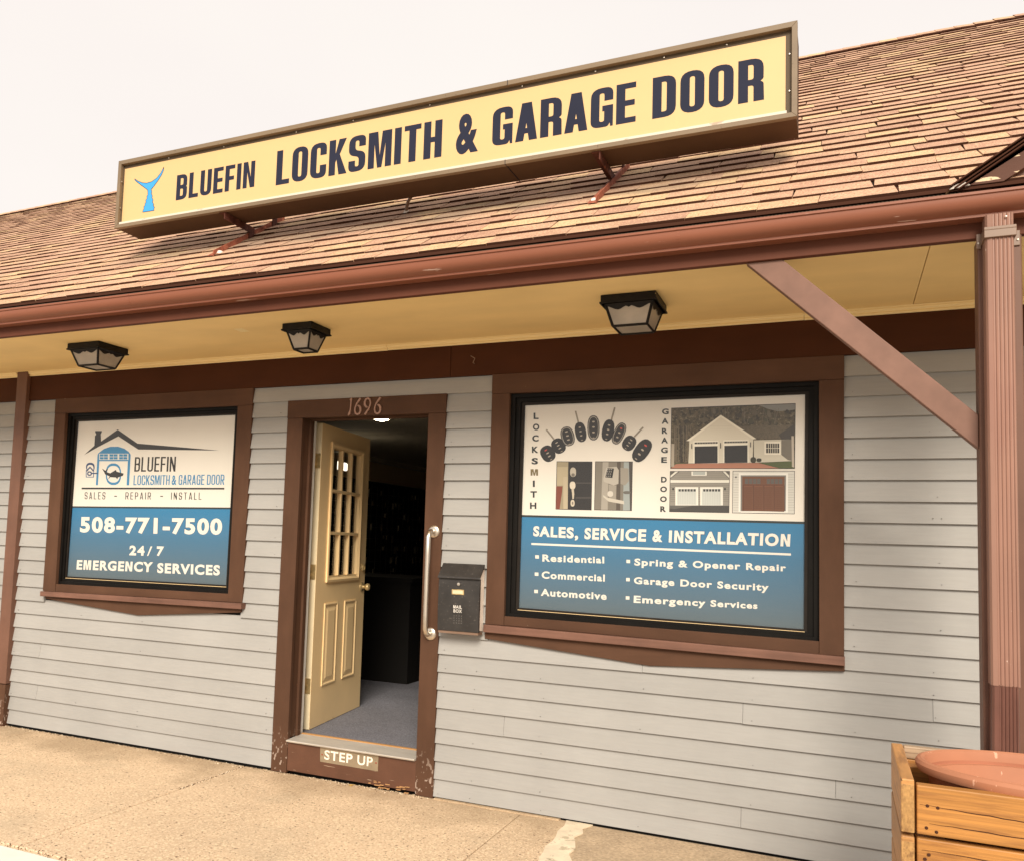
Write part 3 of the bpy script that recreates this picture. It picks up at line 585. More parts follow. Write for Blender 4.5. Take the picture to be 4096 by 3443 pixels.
# ================================================================== WINDOWS
def window(name, op, film, trimx, sillz, apron, headz=2.4495):
    """op / film: TL TR BR BL in (x, z)"""
    w_ = empty(name, bld); TL, TR, BR, BL = op; x0, x1 = trimx
    part(MB().prism([(x0, headz), (x1, headz), (x1, TR[1]), (x0, TL[1])], -.026, .003), 'head_trim', 'trimh', w_, bevel=.002)
    part(MB().prism([(x0+.001, TL[1]-.001), (TL[0], TL[1]-.001), (BL[0], sillz[0][1]+.001), (x0+.001, sillz[0][1]+.001)], -.025, .003), 'side_trim', 'trim', w_, bevel=.002)
    part(MB().prism([(TR[0], TR[1]-.001), (x1-.001, TR[1]-.001), (x1-.001, sillz[1][1]+.001), (BR[0], sillz[1][1]+.001)], -.025, .003), 'side_trim', 'trim', w_, bevel=.002)
    part(MB().prism([(BL[0]+.001, BL[1]), (BR[0]-.001, BR[1]), (BR[0]-.001, sillz[1][1]+.001), (BL[0]+.001, sillz[0][1]+.001)], -.022, .003), 'bottom_trim', 'trimh', w_, bevel=.002)
    (sx0, szt0, szb0), (sx1, szt1, szb1) = (sillz[0][0], sillz[0][1], sillz[0][2]), (sillz[1][0], sillz[1][1], sillz[1][2])
    part(MB().prism([(sx0, szt0), (sx1, szt1), (sx1, szb1), (sx0, szb0)], -.058, .003), 'sill', 'sill', w_, bevel=.003)
    part(MB().prism(apron, -.028, .003), 'apron', 'trimh', w_, bevel=.002)
    # black frame: three steps going in
    def ring(o_, i_, y0, y1, nm, mt):
        for a_, b_, c_, d_ in ((0, 1, 1, 0), (1, 2, 2, 1), (2, 3, 3, 2), (3, 0, 0, 3)):
            part(MB().prism([o_[a_], o_[b_], i_[c_], i_[d_]], y0, y1), nm, mt, w_)
    lerp = lambda t: [tuple(o_[k]*(1-t)+f_[k]*t for k in (0, 1)) for o_, f_ in zip(op, film)]
    out = [(TL[0]-.012, TL[1]+.012), (TR[0]+.012, TR[1]+.012), (BR[0]+.012, BR[1]-.012), (BL[0]-.012, BL[1]-.012)]
    ring(out, lerp(.38), .0035, .099, 'frame', 'black'); ring(lerp(.383), lerp(.78), .018, .099, 'frame', 'black'); ring(lerp(.783), lerp(1.06), .030, .099, 'glazing_bead', 'darkbead')
    part(MB().prism([(film[3][0], film[3][1]-.008), (film[2][0], film[2][1]-.008), (film[2][0], film[2][1]-.0105), (film[3][0], film[3][1]-.0105)], .0265, .0295), 'sealant_line', 'cream', w_)
    q = MB(); q.face([(x, .033, z) for x, z in lerp(1.0)]); part(q, 'pane', 'glass', w_, recalc=False)
    return w_
opL = [(-5.290, 2.340), (-3.687, 2.336), (-3.686, 1.086), (-5.275, 1.073)]
fiL = [(-5.228, 2.286), (-3.745, 2.288), (-3.747, 1.136), (-5.236, 1.127)]
winL = window('window', opL, fiL, (-5.403, -3.566), ((-5.388, 1.016, .980), (-3.549, 1.033, .996)), [(-5.362, .979), (-3.573, .995), (-3.573, .972), (-4.46, .898), (-5.362, .962)])
opR = [(-1.738, 2.336), (-.096, 2.330), (-.093, 1.050), (-1.735, 1.066)]
fiR = [(-1.668, 2.275), (-.158, 2.275), (-.160, 1.096), (-1.672, 1.112)]
winR = window('window', opR, fiR, (-1.849, .0185), ((-1.845, 1.014, .972), (.020, .988, .946)), [(-1.846, .971), (.0195, .945), (.0195, .917), (-.912, .862), (-1.846, .934)])
YF = .0425
def layer(k): return YF-.0002*k
def band(win, fi, split, nm, mtop, mbot):
    # split: (zl, zr) of the line between the white and the blue field
    a_, b_ = split; TL, TR, BR, BL = fi
    lx = TL[0]+(BL[0]-TL[0])*(TL[1]-a_)/(TL[1]-BL[1]); rx = TR[0]+(BR[0]-TR[0])*(TR[1]-b_)/(TR[1]-BR[1])
    q = MB(); q.prism([TL, TR, (rx, b_), (lx, a_)], YF, YF+.002, 0); q.prism([(lx, a_), (rx, b_), BR, BL], YF, YF+.002, 1)
    o = link(nm, q.mesh(nm), [mtop, mbot], win)
    MB().prism([(lx+.001, a_+.008), (rx-.001, b_+.008), (rx-.001, b_-.004), (lx+.001, a_-.004)], layer(1), layer(0)-.00005).build('dividing_line', ink(38, 48, 48), win)
# maps from the photograph's drawing grid to the print surface
c1m = quadmap([(220, 205), (1462, 153), (1390, 1490), (133, 1420)], fiL)
c4m = quadmap([(205, 178), (1868, 112), (1785/1.418*1.478, (540+678/1.418)*1.478), (160/1.418*1.478, (540+553/1.418)*1.478)], fiR)
c5m = lambda x, y: c4m(x/1.418*1.478, (540+y/1.418)*1.478)
sL = (c1m(180, 876)[1], c1m(1423, 888)[1]); sR = (c5m(175, 33)[1], c5m(1788, 73)[1])
band(winL, fiL, sL, 'window_film', FW, filmblue('blue_print_left', sL[0], 1.13))
band(winR, fiR, sR, 'window_film', FW, filmblue('blue_print_right', sR[0], 1.10))
def polys(name, items, mp, win, k0=2):
    """items: (colour, [pixel polygon]) painted in order, each a thin layer above the last"""
    q = MB(); mats = []
    for n, (c, pts) in enumerate(items):
        mt = ink(*c) if isinstance(c, tuple) else c
        if mt not in mats: mats.append(mt)
        y = layer(k0)-.00003*n; P_ = [mp(*p) for p in pts]
        q.face([(x, y, z) for x, z in P_], mats.index(mt))
    return q.build(name, mats, win, recalc=False)
def ell(cx, cy, w_, h_, ang=0, n=18, p=2.4):
    out = []; a = R(ang)
    for i in range(n):
        t = 2*math.pi*i/n; x = w_/2*math.copysign(abs(math.cos(t))**(2/p), math.cos(t)); y = h_/2*math.copysign(abs(math.sin(t))**(2/p), math.sin(t))
        out.append((cx+x*math.cos(a)-y*math.sin(a), cy+x*math.sin(a)+y*math.cos(a)))
    return out
def rect(a, b_, c_, d): return [(a, b_), (c_, b_), (c_, d), (a, d)]
def stroke(p, q_, w_):
    d = Vector((q_[0]-p[0], q_[1]-p[1])).normalized(); n = Vector((-d.y, d.x))*w_/2
    return [(p[0]+n.x, p[1]+n.y), (q_[0]+n.x, q_[1]+n.y), (q_[0]-n.x, q_[1]-n.y), (p[0]-n.x, p[1]-n.y)]
def lettersmap(cs, name, mat, mp, win, k):
    o = fill(cs, name, mat, layer(k), win)
    for v in o.data.vertices:
        x, z = mp(v.co.x, -v.co.z); v.co = (x, layer(k), z)
    return o
def capsmap(text, name, mat, mp, win, tl, tr, br, bl, k=3, **kw):
    f = quadmap([(0, 1), (1, 1), (1, 0), (0, 0)], [tl, tr, br, bl]); cs = word(text, 0, 1, 0, 1, **kw)
    cs = [[(lambda a: (a[0], -a[1]))(f(x, z)) for x, z in c] for c in cs]
    return lettersmap(cs, name, mat, mp, win, k)
def fontmap(text, mat, mp, win, tl, tr, br, bl, off=.035, k=3, outline=None, spacing=1.08, name='lettering'):
    if outline: text_in(text, 'letter_outline', outline, layer(k)+.0001, win, [mp(*p) for p in (tl, tr, br, bl)], off+.016, spacing)
    return text_in(text, name, mat, layer(k+1), win, [mp(*p) for p in (tl, tr, br, bl)], off, spacing)
FOREST = Mat('printed_forest', (.085, .068, .038), .45, .2).var(.5, 55, detail=5).spots((.20, .17, .11), 70, .56, .05, .8).spots((.02, .018, .010), 50, .55, .06, .8, off=4).done()
ROOFP = Mat('printed_roof', (.115, .095, .062), .45, .2).var(.25, 120).done()
W_, K_, B_ = FW, ink(40, 36, 32), ink(58, 130, 175)
# ---- left window print
polys('logo', [((44, 42, 38), [(265, 467), (345, 395), (350, 320), (360, 308), (352, 292), (352, 280), (403, 280), (403, 292), (395, 305), (398, 362), (528, 270), (683, 378), (1325, 433), (690, 425), (533, 322), (375, 405)]),
    ((58, 130, 175), [(357, 703), (370, 470), (375, 455), (420, 420), (470, 403), (530, 402), (580, 418), (615, 443), (630, 465), (617, 704), (598, 704), (608, 515), (384, 515), (373, 703)]),
    ((220, 215, 200), rect(383, 457, 612, 505))]
    + [((58, 130, 175), rect(388+76*i+j*33, 461+k*22, 388+76*i+j*33+30, 479+k*22)) for i in range(3) for j in range(2) for k in range(2)]
    + [((58, 130, 175), ell(495, 617, 122, 170)), (W_, ell(495, 617, 102, 132)), ((44, 42, 38), [(405, 572), (432, 590), (450, 572), (452, 578), (440, 600), (470, 610), (515, 583), (520, 597), (575, 612), (570, 628), (530, 643), (525, 657), (515, 643), (470, 640), (450, 660), (465, 634), (430, 618), (422, 600)]),
       ((45, 65, 105), ell(314, 562, 68, 70)), (W_, ell(314, 570, 50, 54)), ((45, 65, 105), [(278, 590), (312, 556), (346, 592), (338, 598), (312, 570), (284, 600)]), ((70, 100, 140), rect(279, 600, 342, 642)), (W_, rect(285, 598, 336, 637)), ((45, 65, 105), ell(308, 612, 38, 36)), (W_, ell(308, 612, 18, 16)), ((45, 65, 105), rect(322, 606, 374, 615)),
       ((36, 36, 34), [(246, 722), (1364, 724), (1364, 737), (246, 735)])], c1m, winL)
capsmap('BLUEFIN', 'lettering', K_, c1m, winL, (664, 484), (986, 480), (980, 597), (657, 597), W=.46, s=.13, t=.10, gap=.10)
capsmap('LOCKSMITH', 'lettering', B_, c1m, winL, (655, 626), (938, 624), (934, 701), (651, 703), W=.46, s=.13, t=.10, gap=.09)
fontmap('&', B_, c1m, winL, (953, 626), (990, 626), (988, 702), (951, 702), .02)
capsmap('GARAGE', 'lettering', B_, c1m, winL, (1008, 623), (1210, 621), (1206, 700), (1004, 700), W=.46, s=.13, t=.10, gap=.09)
capsmap('DOOR', 'lettering', B_, c1m, winL, (1230, 621), (1366, 620), (1362, 700), (1226, 700), W=.46, s=.13, t=.10, gap=.09)
capsmap('SALES', 'lettering', K_, c1m, winL, (270, 758), (433, 758), (430, 814), (270, 812), W=.44, s=.10, t=.09, gap=.27)
capsmap('REPAIR', 'lettering', K_, c1m, winL, (590, 759), (789, 760), (787, 815), (588, 814), W=.44, s=.10, t=.09, gap=.27)
capsmap('INSTALL', 'lettering', K_, c1m, winL, (948, 760), (1186, 761), (1184, 817), (946, 816), W=.44, s=.10, t=.09, gap=.27)
polys('dash', [((40, 36, 32), rect(502, 786, 522, 793)), ((40, 36, 32), rect(862, 787, 883, 794))], c1m, winL, 3)
DK = ink(40, 70, 95)
fontmap('508-771-7500', W_, c1m, winL, (236, 950), (1349, 964), (1345, 1096), (232, 1076), .045, 3, DK)
fontmap('24', W_, c1m, winL, (622, 1175), (740, 1179), (738, 1256), (618, 1252), .045, 3, DK, 1.15)
fontmap('/', W_, c1m, winL, (768, 1182), (800, 1183), (782, 1258), (758, 1257), .04, 3)
fontmap('7', W_, c1m, winL, (836, 1182), (893, 1184), (880, 1260), (832, 1259), .045, 3, DK)
fontmap('EMERGENCY', W_, c1m, winL, (210, 1288), (806, 1306), (800, 1386), (205, 1364), .045, 3, DK)
fontmap('SERVICES', W_, c1m, winL, (840, 1312), (1331, 1330), (1328, 1412), (837, 1392), .045, 3, DK)
# ---- right window print: keys
def fob(cx, cy, w_, h_, ang, red=False, blade=None, silver=False):
    it = []
    if blade: it += [((120, 112, 98), stroke(blade[0], blade[1], 9)), ((165, 155, 138), stroke(blade[0], blade[1], 3))]
    it += [((38, 36, 34), ell(cx, cy, w_, h_, ang))]
    if silver: it += [((150, 145, 135), ell(cx, cy, w_*.86, h_*.93, ang)), ((46, 43, 40), ell(cx, cy, w_*.74, h_*.84, ang))]
    a = R(ang)
    for j in range(3):
        dy = -h_*.24+j*h_*.21; it.append((((170, 160, 145) if j else ((190, 70, 60) if red else (170, 160, 145))), ell(cx-dy*math.sin(a), cy+dy*math.cos(a), w_*.22, h_*.07, ang, 8)))
    it.append(((150, 140, 125), ell(cx-h_*.40*-math.sin(a)*-1, cy+h_*.40*math.cos(a), w_*.2, h_*.05, ang, 8)))
    return it
art = []
art += fob(341, 463, 84, 98, -30, True) + fob(404, 418, 80, 92, -30, False, ((378, 380), (332, 322))) + fob(458, 362, 80, 116, -14, silver=True)
art += fob(535, 337, 66, 118, -10, False, ((522, 282), (505, 213))) + fob(611, 312, 72, 147, 0, silver=True) + fob(697, 327, 70, 130, 12, False, ((716, 270), (737, 192)))
art += fob(762, 345, 66, 135, 24, True, silver=True) + fob(822, 402, 76, 92, 34, False, ((852, 365), (905, 308))) + fob(898, 445, 86, 150, 36, True)
polys('key_fob_picture', art, c4m, winR, 2)
random.seed(5)
def jit(c, d=10): return tuple(max(0, min(255, v+random.randint(-d, d))) for v in c)
# house photograph
P1 = [((30, 26, 22), [(1071, 195), (1807, 167), (1802, 552), (1065, 552)]), (FOREST, [(1074, 198), (1804, 170), (1799, 549), (1068, 549)]), ((128, 128, 124), [(1590, 179), (1804, 171), (1803, 205), (1700, 215), (1640, 200)])]
for i in range(26):
    x = random.uniform(1085, 1790); y = random.uniform(205, 290)+(x < 1180)*random.uniform(0, 210)
    P1.append((random.choice([(60, 54, 40), (88, 80, 60), (70, 66, 46), (50, 46, 34), (98, 90, 72)]), ell(x, y, random.uniform(14, 44), random.uniform(12, 34), random.uniform(0, 90), 7, 2)))
for i in range(14):
    x = 1085+i*7+random.random()*5; P1.append(((random.choice([(52, 44, 34), (112, 100, 80)])), stroke((x, 510), (x+random.uniform(-6, 6), 300), random.uniform(2, 5))))
for i in range(16):
    x = random.uniform(1210, 1700); P1.append(((112, 102, 84), stroke((x, 290), (x+random.uniform(-30, 30), 198), 1.8)))
P1 += [(ROOFP, [(1468, 303), (1792, 293), (1722, 381), (1570, 377)]), ((200, 195, 178), [(1560, 384), (1786, 380), (1786, 506), (1560, 516)]), ((60, 54, 46), [(1708, 352), (1798, 290), (1799, 378), (1722, 380)]), ((110, 104, 92), [(1722, 382), (1786, 380), (1786, 506), (1760, 500), (1722, 470)]),
       ((214, 208, 190), [(1178, 388), (1364, 246), (1556, 378), (1552, 516), (1172, 520)]), ((232, 226, 208), [(1160, 388), (1364, 236), (1364, 249), (1180, 389)]), ((232, 226, 208), [(1364, 236), (1574, 376), (1556, 379), (1364, 249)])]
for i in range(16): P1.append(((190, 184, 166), [(1176, 405+i*7), (1552, 398+i*7), (1552, 399+i*7), (1176, 406+i*7)]) if i > 1 else ((190, 184, 166), [(1300, 300+i*20), (1430, 300+i*20), (1430, 301+i*20), (1300, 301+i*20)]))
P1 += [((232, 228, 212), [(1202, 390), (1350, 386), (1350, 520), (1202, 520)]), ((232, 228, 212), [(1379, 384), (1528, 380), (1528, 517), (1379, 517)]), ((34, 32, 30), [(1209, 421), (1345, 418), (1345, 519), (1209, 520)]), ((34, 32, 30), [(1385, 417), (1522, 413), (1522, 516), (1385, 517)]), ((40, 38, 34), [(1209, 397), (1345, 394), (1345, 404), (1209, 407)]), ((40, 38, 34), [(1385, 392), (1522, 389), (1522, 399), (1385, 402)])]
for i in range(1, 9): P1 += [((214, 208, 190), rect(1209+i*15.1, 394, 1212+i*15.1, 408)), ((214, 208, 190), rect(1385+i*15.1, 388, 1388+i*15.1, 403))]
P1 += [((228, 222, 206), rect(1622, 394, 1718, 470)), ((62, 58, 50), rect(1632, 403, 1710, 460))]+[((214, 208, 190), rect(1644+i*13, 403, 1647+i*13, 460)) for i in range(5)]+[((214, 208, 190), rect(1632, 430, 1710, 433))]
P1 += [((52, 50, 30), ell(1556, 500, 34, 34)), ((44, 42, 26), ell(1590, 501, 30, 22)), ((168, 116, 92), [(1100, 523), (1585, 517), (1710, 549), (1068, 549)]), ((78, 88, 48), [(1590, 517), (1786, 507), (1798, 512), (1798, 549), (1715, 549)]), ((80, 84, 50), [(1092, 515), (1172, 519), (1100, 524), (1068, 545)]), ((50, 46, 40), rect(1190, 405, 1195, 435)), ((50, 46, 40), rect(1360, 400, 1366, 432)), ((50, 46, 40), rect(1538, 396, 1543, 425)), ((180, 170, 155), [(1782, 360), (1796, 360), (1798, 545), (1785, 540)]), ((165, 155, 138), [(1072, 405), (1090, 405), (1088, 540), (1070, 540)])]
polys('house_picture', P1, c4m, winR, 2)
P2 = [((30, 28, 26), [(1063, 565), (1417, 565), (1413, 813), (1058, 807)]), ((142, 138, 128), [(1066, 568), (1414, 568), (1410, 810), (1061, 804)])]
P2 += [((118, 114, 106), [(1066, 576+i*12), (1413, 576+i*12), (1413, 578+i*12), (1066, 578+i*12)]) for i in range(15)]
P2 += [((92, 88, 82), [(1066, 568), (1120, 568), (1066, 610)]), ((92, 88, 82), [(1370, 568), (1414, 568), (1413, 612)]), ((222, 220, 208), [(1066, 618), (1413, 618), (1413, 634), (1066, 634)]), ((214, 212, 200), [(1095, 568), (1112, 568), (1066, 605), (1066, 592)]), ((214, 212, 200), [(1375, 568), (1390, 568), (1413, 592), (1413, 606)]), ((228, 226, 216), rect(1190, 568, 1280, 592)), ((170, 175, 170), rect(1198, 568, 1272, 588)),
       ((226, 224, 214), rect(1094, 660, 1230, 768)), ((226, 224, 214), rect(1241, 660, 1376, 768)), ((196, 200, 194), rect(1106, 670, 1219, 764)), ((196, 200, 194), rect(1252, 670, 1364, 766)), ((60, 62, 60), rect(1110, 672, 1216, 686)), ((60, 62, 60), rect(1256, 672, 1361, 686))]
P2 += [((226, 224, 214), rect(1110+i*17.6, 671, 1113+i*17.6, 687)) for i in range(7)]+[((226, 224, 214), rect(1256+i*17.4, 671, 1259+i*17.4, 687)) for i in range(7)]+[((172, 176, 170), rect(1110+i*14, 690, 1111+i*14, 762)) for i in range(8)]+[((172, 176, 170), rect(1258+i*14, 690, 1259+i*14, 762)) for i in range(8)]
P2 += [((66, 64, 60), [(1061, 769), (1411, 770), (1410, 810), (1061, 804)]), ((92, 90, 84), [(1061, 769), (1200, 770), (1090, 790), (1061, 786)]), ((40, 38, 36), rect(1077, 665, 1086, 678)), ((40, 38, 36), rect(1384, 665, 1393, 678))]
polys('garage_picture', P2, c4m, winR, 2)
P3 = [((30, 28, 26), [(1434, 564), (1802, 564), (1800, 820), (1430, 814)]), ((205, 204, 196), [(1437, 567), (1799, 567), (1797, 817), (1433, 811)])]
P3 += [((168, 166, 158), rect(1437, 585+i*15, 1470, 587+i*15)) for i in range(15)]+[((168, 166, 158), rect(1762, 585+i*15, 1797, 587+i*15)) for i in range(15)]
P3 += [((228, 227, 220), [(1470, 576), (1762, 576), (1760, 812), (1468, 806)]), ((120, 118, 112), [(1482, 590), (1750, 590), (1748, 808), (1480, 803)]), ((226, 225, 216), rect(1482, 802, 1752, 812)), ((108, 70, 46), [(1491, 598), (1741, 598), (1739, 806), (1489, 800)]), ((92, 86, 80), rect(1503, 610, 1600, 641)), ((92, 86, 80), rect(1632, 612, 1728, 641))]
P3 += [((112, 66, 44), rect(1503+i*24, 610, 1506+i*24, 641)) for i in range(5)]+[((112, 66, 44), rect(1632+i*24, 612, 1635+i*24, 641)) for i in range(5)]+[((84, 46, 30), rect(1495+i*61, 648, 1498+i*61, 800)) for i in range(5)]+[((140, 86, 58), rect(1500+i*61, 655, 1548+i*61, 657)) for i in range(4)]+[((96, 54, 36), rect(1495, 646, 1738, 649)), ((40, 38, 36), rect(1449, 597, 1457, 606))]
P3 += [((100, 58, 40), rect(1500+61*j, 664+i*11, 1548+61*j, 665.5+i*11)) for i in range(12) for j in range(4)]
polys('garage_picture', P3, c4m, winR, 2)
P4 = [((24, 22, 20), [(393, 508), (604, 509), (599, 797), (386, 792)]), ((150, 140, 114), [(396, 511), (601, 512), (596, 794), (389, 789)]), ((172, 160, 132), rect(396, 541, 458, 650)), ((120, 62, 44), [(390, 655), (428, 655), (424, 695), (410, 790), (390, 788)]), ((178, 166, 140), rect(432, 600, 458, 788)), ((40, 38, 36), [(462, 512), (601, 512), (596, 794), (458, 792)]), ((66, 62, 58), [(505, 632), (598, 632), (598, 640), (505, 640)]), ((66, 62, 58), [(505, 718), (596, 718), (596, 728), (505, 728)]), ((22, 21, 20), rect(505, 640, 508, 718)),
      ((176, 168, 152), ell(490, 572, 36, 56, 0, 16)), ((110, 104, 94), ell(490, 588, 20, 20)), ((205, 196, 178), ell(487, 650, 34, 46)), ((190, 180, 160), [(480, 668), (494, 668), (497, 700), (494, 730), (486, 730), (484, 700)]), ((196, 186, 166), ell(487, 755, 24, 40)), ((120, 112, 98), ell(487, 755, 10, 18))]
polys('lock_picture', P4, c4m, winR, 2)
P5 = [((24, 22, 20), [(621, 508), (843, 509), (837, 801), (614, 796)]), ((122, 116, 104), [(624, 511), (840, 512), (834, 798), (617, 793)]), ((160, 154, 142), [(665, 512), (700, 512), (694, 795), (655, 794)]), ((84, 76, 66), [(750, 512), (772, 512), (768, 797), (744, 797)]), ((150, 158, 156), [(790, 512), (840, 512), (834, 798), (785, 798)]), ((70, 64, 58), [(820, 512), (840, 512), (834, 798), (826, 798)]),
      ((148, 142, 130), [(770, 545), (818, 550), (820, 625), (796, 650), (770, 640)]), ((176, 170, 158), [(686, 545), (748, 540), (760, 560), (758, 640), (730, 650), (672, 628), (668, 612)]), ((152, 146, 134), [(700, 645), (745, 652), (742, 735), (704, 728)]), ((30, 29, 27), [(694, 548), (732, 550), (722, 606), (680, 602)])]
P5 += [((150, 146, 138), ell(696+j*11-i*3, 556+i*13, 7, 7, 0, 6)) for i in range(4) for j in range(3)]
P5 += [((200, 194, 182), ell(710, 700, 34, 34)), ((192, 186, 172), [(668, 706), (690, 722), (790, 742), (792, 762), (700, 745), (668, 718)]), ((100, 98, 92), ell(808, 692, 44, 18))]
polys('lock_picture', P5, c4m, winR, 2)
for ch, (x, y) in zip('LOCKSMITH', [(272, 243), (272, 307), (268, 373), (266, 440), (264, 507), (261, 573), (258, 640), (257, 703), (254, 770)]):
    w_ = {'I': 6, 'M': 22, 'L': 15}.get(ch, 19); fontmap(ch, ink(40, 44, 44) if ch != 'M' else ink(112, 100, 66), c4m, winR, (x-w_, y-19), (x+w_, y-19), (x+w_, y+19), (x-w_, y+19), .04, 3)
for ch, (x, y) in zip('GARAGEDOOR', [(1036, 216), (1034, 272), (1032, 330), (1031, 385), (1030, 443), (1028, 500), (1027, 616), (1025, 673), (1024, 731), (1022, 790)]):
    w_ = 17 if ch in 'EDR' else 20; fontmap(ch, ink(40, 44, 44), c4m, winR, (x-w_, y-17), (x+w_, y-17), (x+w_, y+17), (x-w_, y+17), .04, 3)
# ---- right window: blue field
fontmap('SALES,', W_, c5m, winR, (245, 88), (500, 96), (498, 172), (243, 156), .045, 3, DK)
fontmap('SERVICE', W_, c5m, winR, (536, 98), (886, 106), (882, 178), (533, 163), .045, 3, DK)
fontmap('&', W_, c5m, winR, (921, 110), (978, 112), (976, 180), (919, 178), .045, 3, DK)
fontmap('INSTALLATION', W_, c5m, winR, (1015, 112), (1704, 134), (1700, 206), (1012, 182), .045, 3, DK)
polys('underline', [(W_, [(233, 184), (1706, 244), (1706, 256), (233, 195)])]+[(W_, [(a, b_-9), (a+21, b_-8), (a+21, b_+11), (a, b_+10)]) for a, b_ in ((255, 262), (252, 360), (249, 458), (772, 288), (770, 391), (768, 495))], c5m, winR, 3)
for t_, a, b_, c_, d in (('Residential', (296, 249), (646, 262), (646, 301), (295, 290)), ('Commercial', (292, 344), (650, 363), (649, 404), (291, 386)), ('Automotive', (287, 443), (660, 466), (659, 508), (286, 484)),
        ('Spring & Opener Repair', (818, 272), (1678, 306), (1678, 358), (816, 324)), ('Garage Door Security', (815, 377), (1580, 416), (1579, 470), (814, 428)), ('Emergency Services', (814, 482), (1516, 523), (1515, 570), (812, 536))):
    fontmap(t_, W_, c5m, winR, a, b_, c_, d, .036, 3, None, 1.10)

# ================================================================== DOORWAY
df = empty('door_frame', bld)
part(MB().box(-3.279, -2.140, -.027, .003, 2.2365, 2.3515), 'head_casing', 'trimh', df, bevel=.002)
part(MB().box(-3.278, -3.160, -.026, .003, .004, 2.2355), 'side_casing', 'trim', df, bevel=.003)
part(MB().box(-2.256, -2.141, -.026, .003, .002, 2.2355), 'side_casing', 'trim', df, bevel=.003)
q = MB(); q.box(-3.202, -3.166, .0035, .062, .215, 2.262); q.box(-3.202, -3.150, .0625, .098, .215, 2.262); q.box(-3.202, -3.182, .0985, .165, .215, 2.262)
q.box(-2.250, -2.233, .0035, .165, .215, 2.262); q.box(-2.262, -2.2505, .062, .098, .215, 2.262)
q.box(-3.165, -2.251, .0035, .165, 2.242, 2.262); q.box(-3.149, -2.263, .062, .098, 2.230, 2.2415)
part(q, 'jamb', 'trim', df, bevel=.0015)
part(MB().box(-3.1815, -3.170, .100, .150, .217, 2.24), 'weatherstrip', 'white', df)
part(MB().box(-3.1585, -2.257, -.0215, .003, .020, .2000), 'kick_board', 'kick', df, bevel=.002)
part(MB().prof([(-.042, .199), (-.046, .206), (-.042, .210), (.02, .2135), (.115, .2185), (.118, .199)], -3.1575, -2.258), 'threshold', 'alu', df)
part(MB().box(-3.165, -2.251, .1195, .146, .199, .222), 'threshold_strip', 'oak', df, bevel=.003)
random.seed(9); q = MB()          # splintered rot at the foot of the kick board
for i in range(20):
    x = random.choice([-2.52, -2.47, -2.33])+random.gauss(0, .035); z = random.uniform(.004, .045); l_ = random.uniform(.012, .04); a_ = random.uniform(-.6, .6)
    q.box(x, x+l_*math.cos(a_), -.026-random.random()*.014, -.023, z, z+random.uniform(.002, .006))
o = part(q, 'splinters', simple('splintered_wood', (.42, .23, .10), .8), df); o['kind'] = 'stuff'
# the leaf
HX, HY = -3.188, .250; ld = Vector((-.1529, .9882, 0)).normalized(); ln = Vector((ld.y, -ld.x, 0))     # ln points to the camera side (+X)
door = empty('door', bld); door.matrix_world = Matrix(((ld.x, ln.x, 0, HX), (ld.y, ln.y, 0, HY), (0, 0, 1, 0), (0, 0, 0, 1)))
ZB, ZT, LW, TH = .215, 2.244, .866, .044
# in leaf space: x along the leaf, y out of the seen face, z up
lx0, lx1, lz0, lz1 = .155, .726, 1.178, 2.132
q = MB()
q.box(0, lx0, -TH, 0, ZB, ZT); q.box(lx1, LW, -TH, 0, ZB, ZT); q.box(lx0, lx1, -TH, 0, ZB, lz0); q.box(lx0, lx1, -TH, 0, lz1, ZT)
o = q.build('door_slab', M['cream'], door)
MB().box(-.0012, -.0002, -TH+.001, -.001, ZB+.002, ZT-.002).build('lit_door_edge', M['creamedge'], door)
def mould(nm, x0, x1, z0, z1, w_, h_, mat):
    q = MB()
    for (a_, b_) in ((0, .5), (.5, 1)):
        pass
    r0 = [(x0, z0), (x1, z0), (x1, z1), (x0, z1)]; r1 = [(x0+w_*.5, z0+w_*.5), (x1-w_*.5, z0+w_*.5), (x1-w_*.5, z1-w_*.5), (x0+w_*.5, z1-w_*.5)]; r2 = [(x0+w_, z0+w_), (x1-w_, z0+w_), (x1-w_, z1-w_), (x0+w_, z1-w_)]
    vs = [(x, .0005, z) for x, z in r0]+[(x, h_, z) for x, z in r0]+[(x, h_*1.25, z) for x, z in r1]+[(x, .001, z) for x, z in r2]
    fs = []
    for k in range(3):
        for i in range(4): fs.append((k*4+i, k*4+(i+1) % 4, (k+1)*4+(i+1) % 4, (k+1)*4+i))
    q.idx(vs, fs); return q.build(nm, mat, door)
mould('lite_moulding', lx0-.004, lx1+.004, lz0-.006, lz1+.006, .034, .012, M['cream'])
px0, px1, pz0, pz1 = .186, .652+.042, 1.214, 2.098
part_d = lambda q, n, mt, **k: q.build(n, M[mt] if isinstance(mt, str) else mt, door, **k)
q = MB(); q.box(lx0, px0, -.034, .002, lz0, lz1); q.box(px1, lx1, -.034, .002, lz0, lz1); q.box(px0, px1, -.034, .002, lz0, pz0); q.box(px0, px1, -.034, .002, pz1, lz1)
part_d(q, 'lite_frame', 'cream')
cw = (px1-px0)/3; chh = (pz1-pz0)/3
for i in (1, 2): part_d(MB().box(px0+cw*i-.011, px0+cw*i+.011, -.030, .006, pz0, pz1), 'glazing_bar', 'cream', bevel=.004)
for i in (1, 2): part_d(MB().box(px0, px1, -.0295, .0055, pz0+chh*i-.011, pz0+chh*i+.011), 'glazing_bar', 'cream', bevel=.004)
for i in range(3):
    for j in range(3): part_d((lambda q_: (q_.face([(px0+cw*i, -.018, pz0+chh*j), (px0+cw*(i+1), -.018, pz0+chh*j), (px0+cw*(i+1), -.018, pz0+chh*(j+1)), (px0+cw*i, -.018, pz0+chh*(j+1))]), q_)[1])(MB()), 'pane', 'glass')
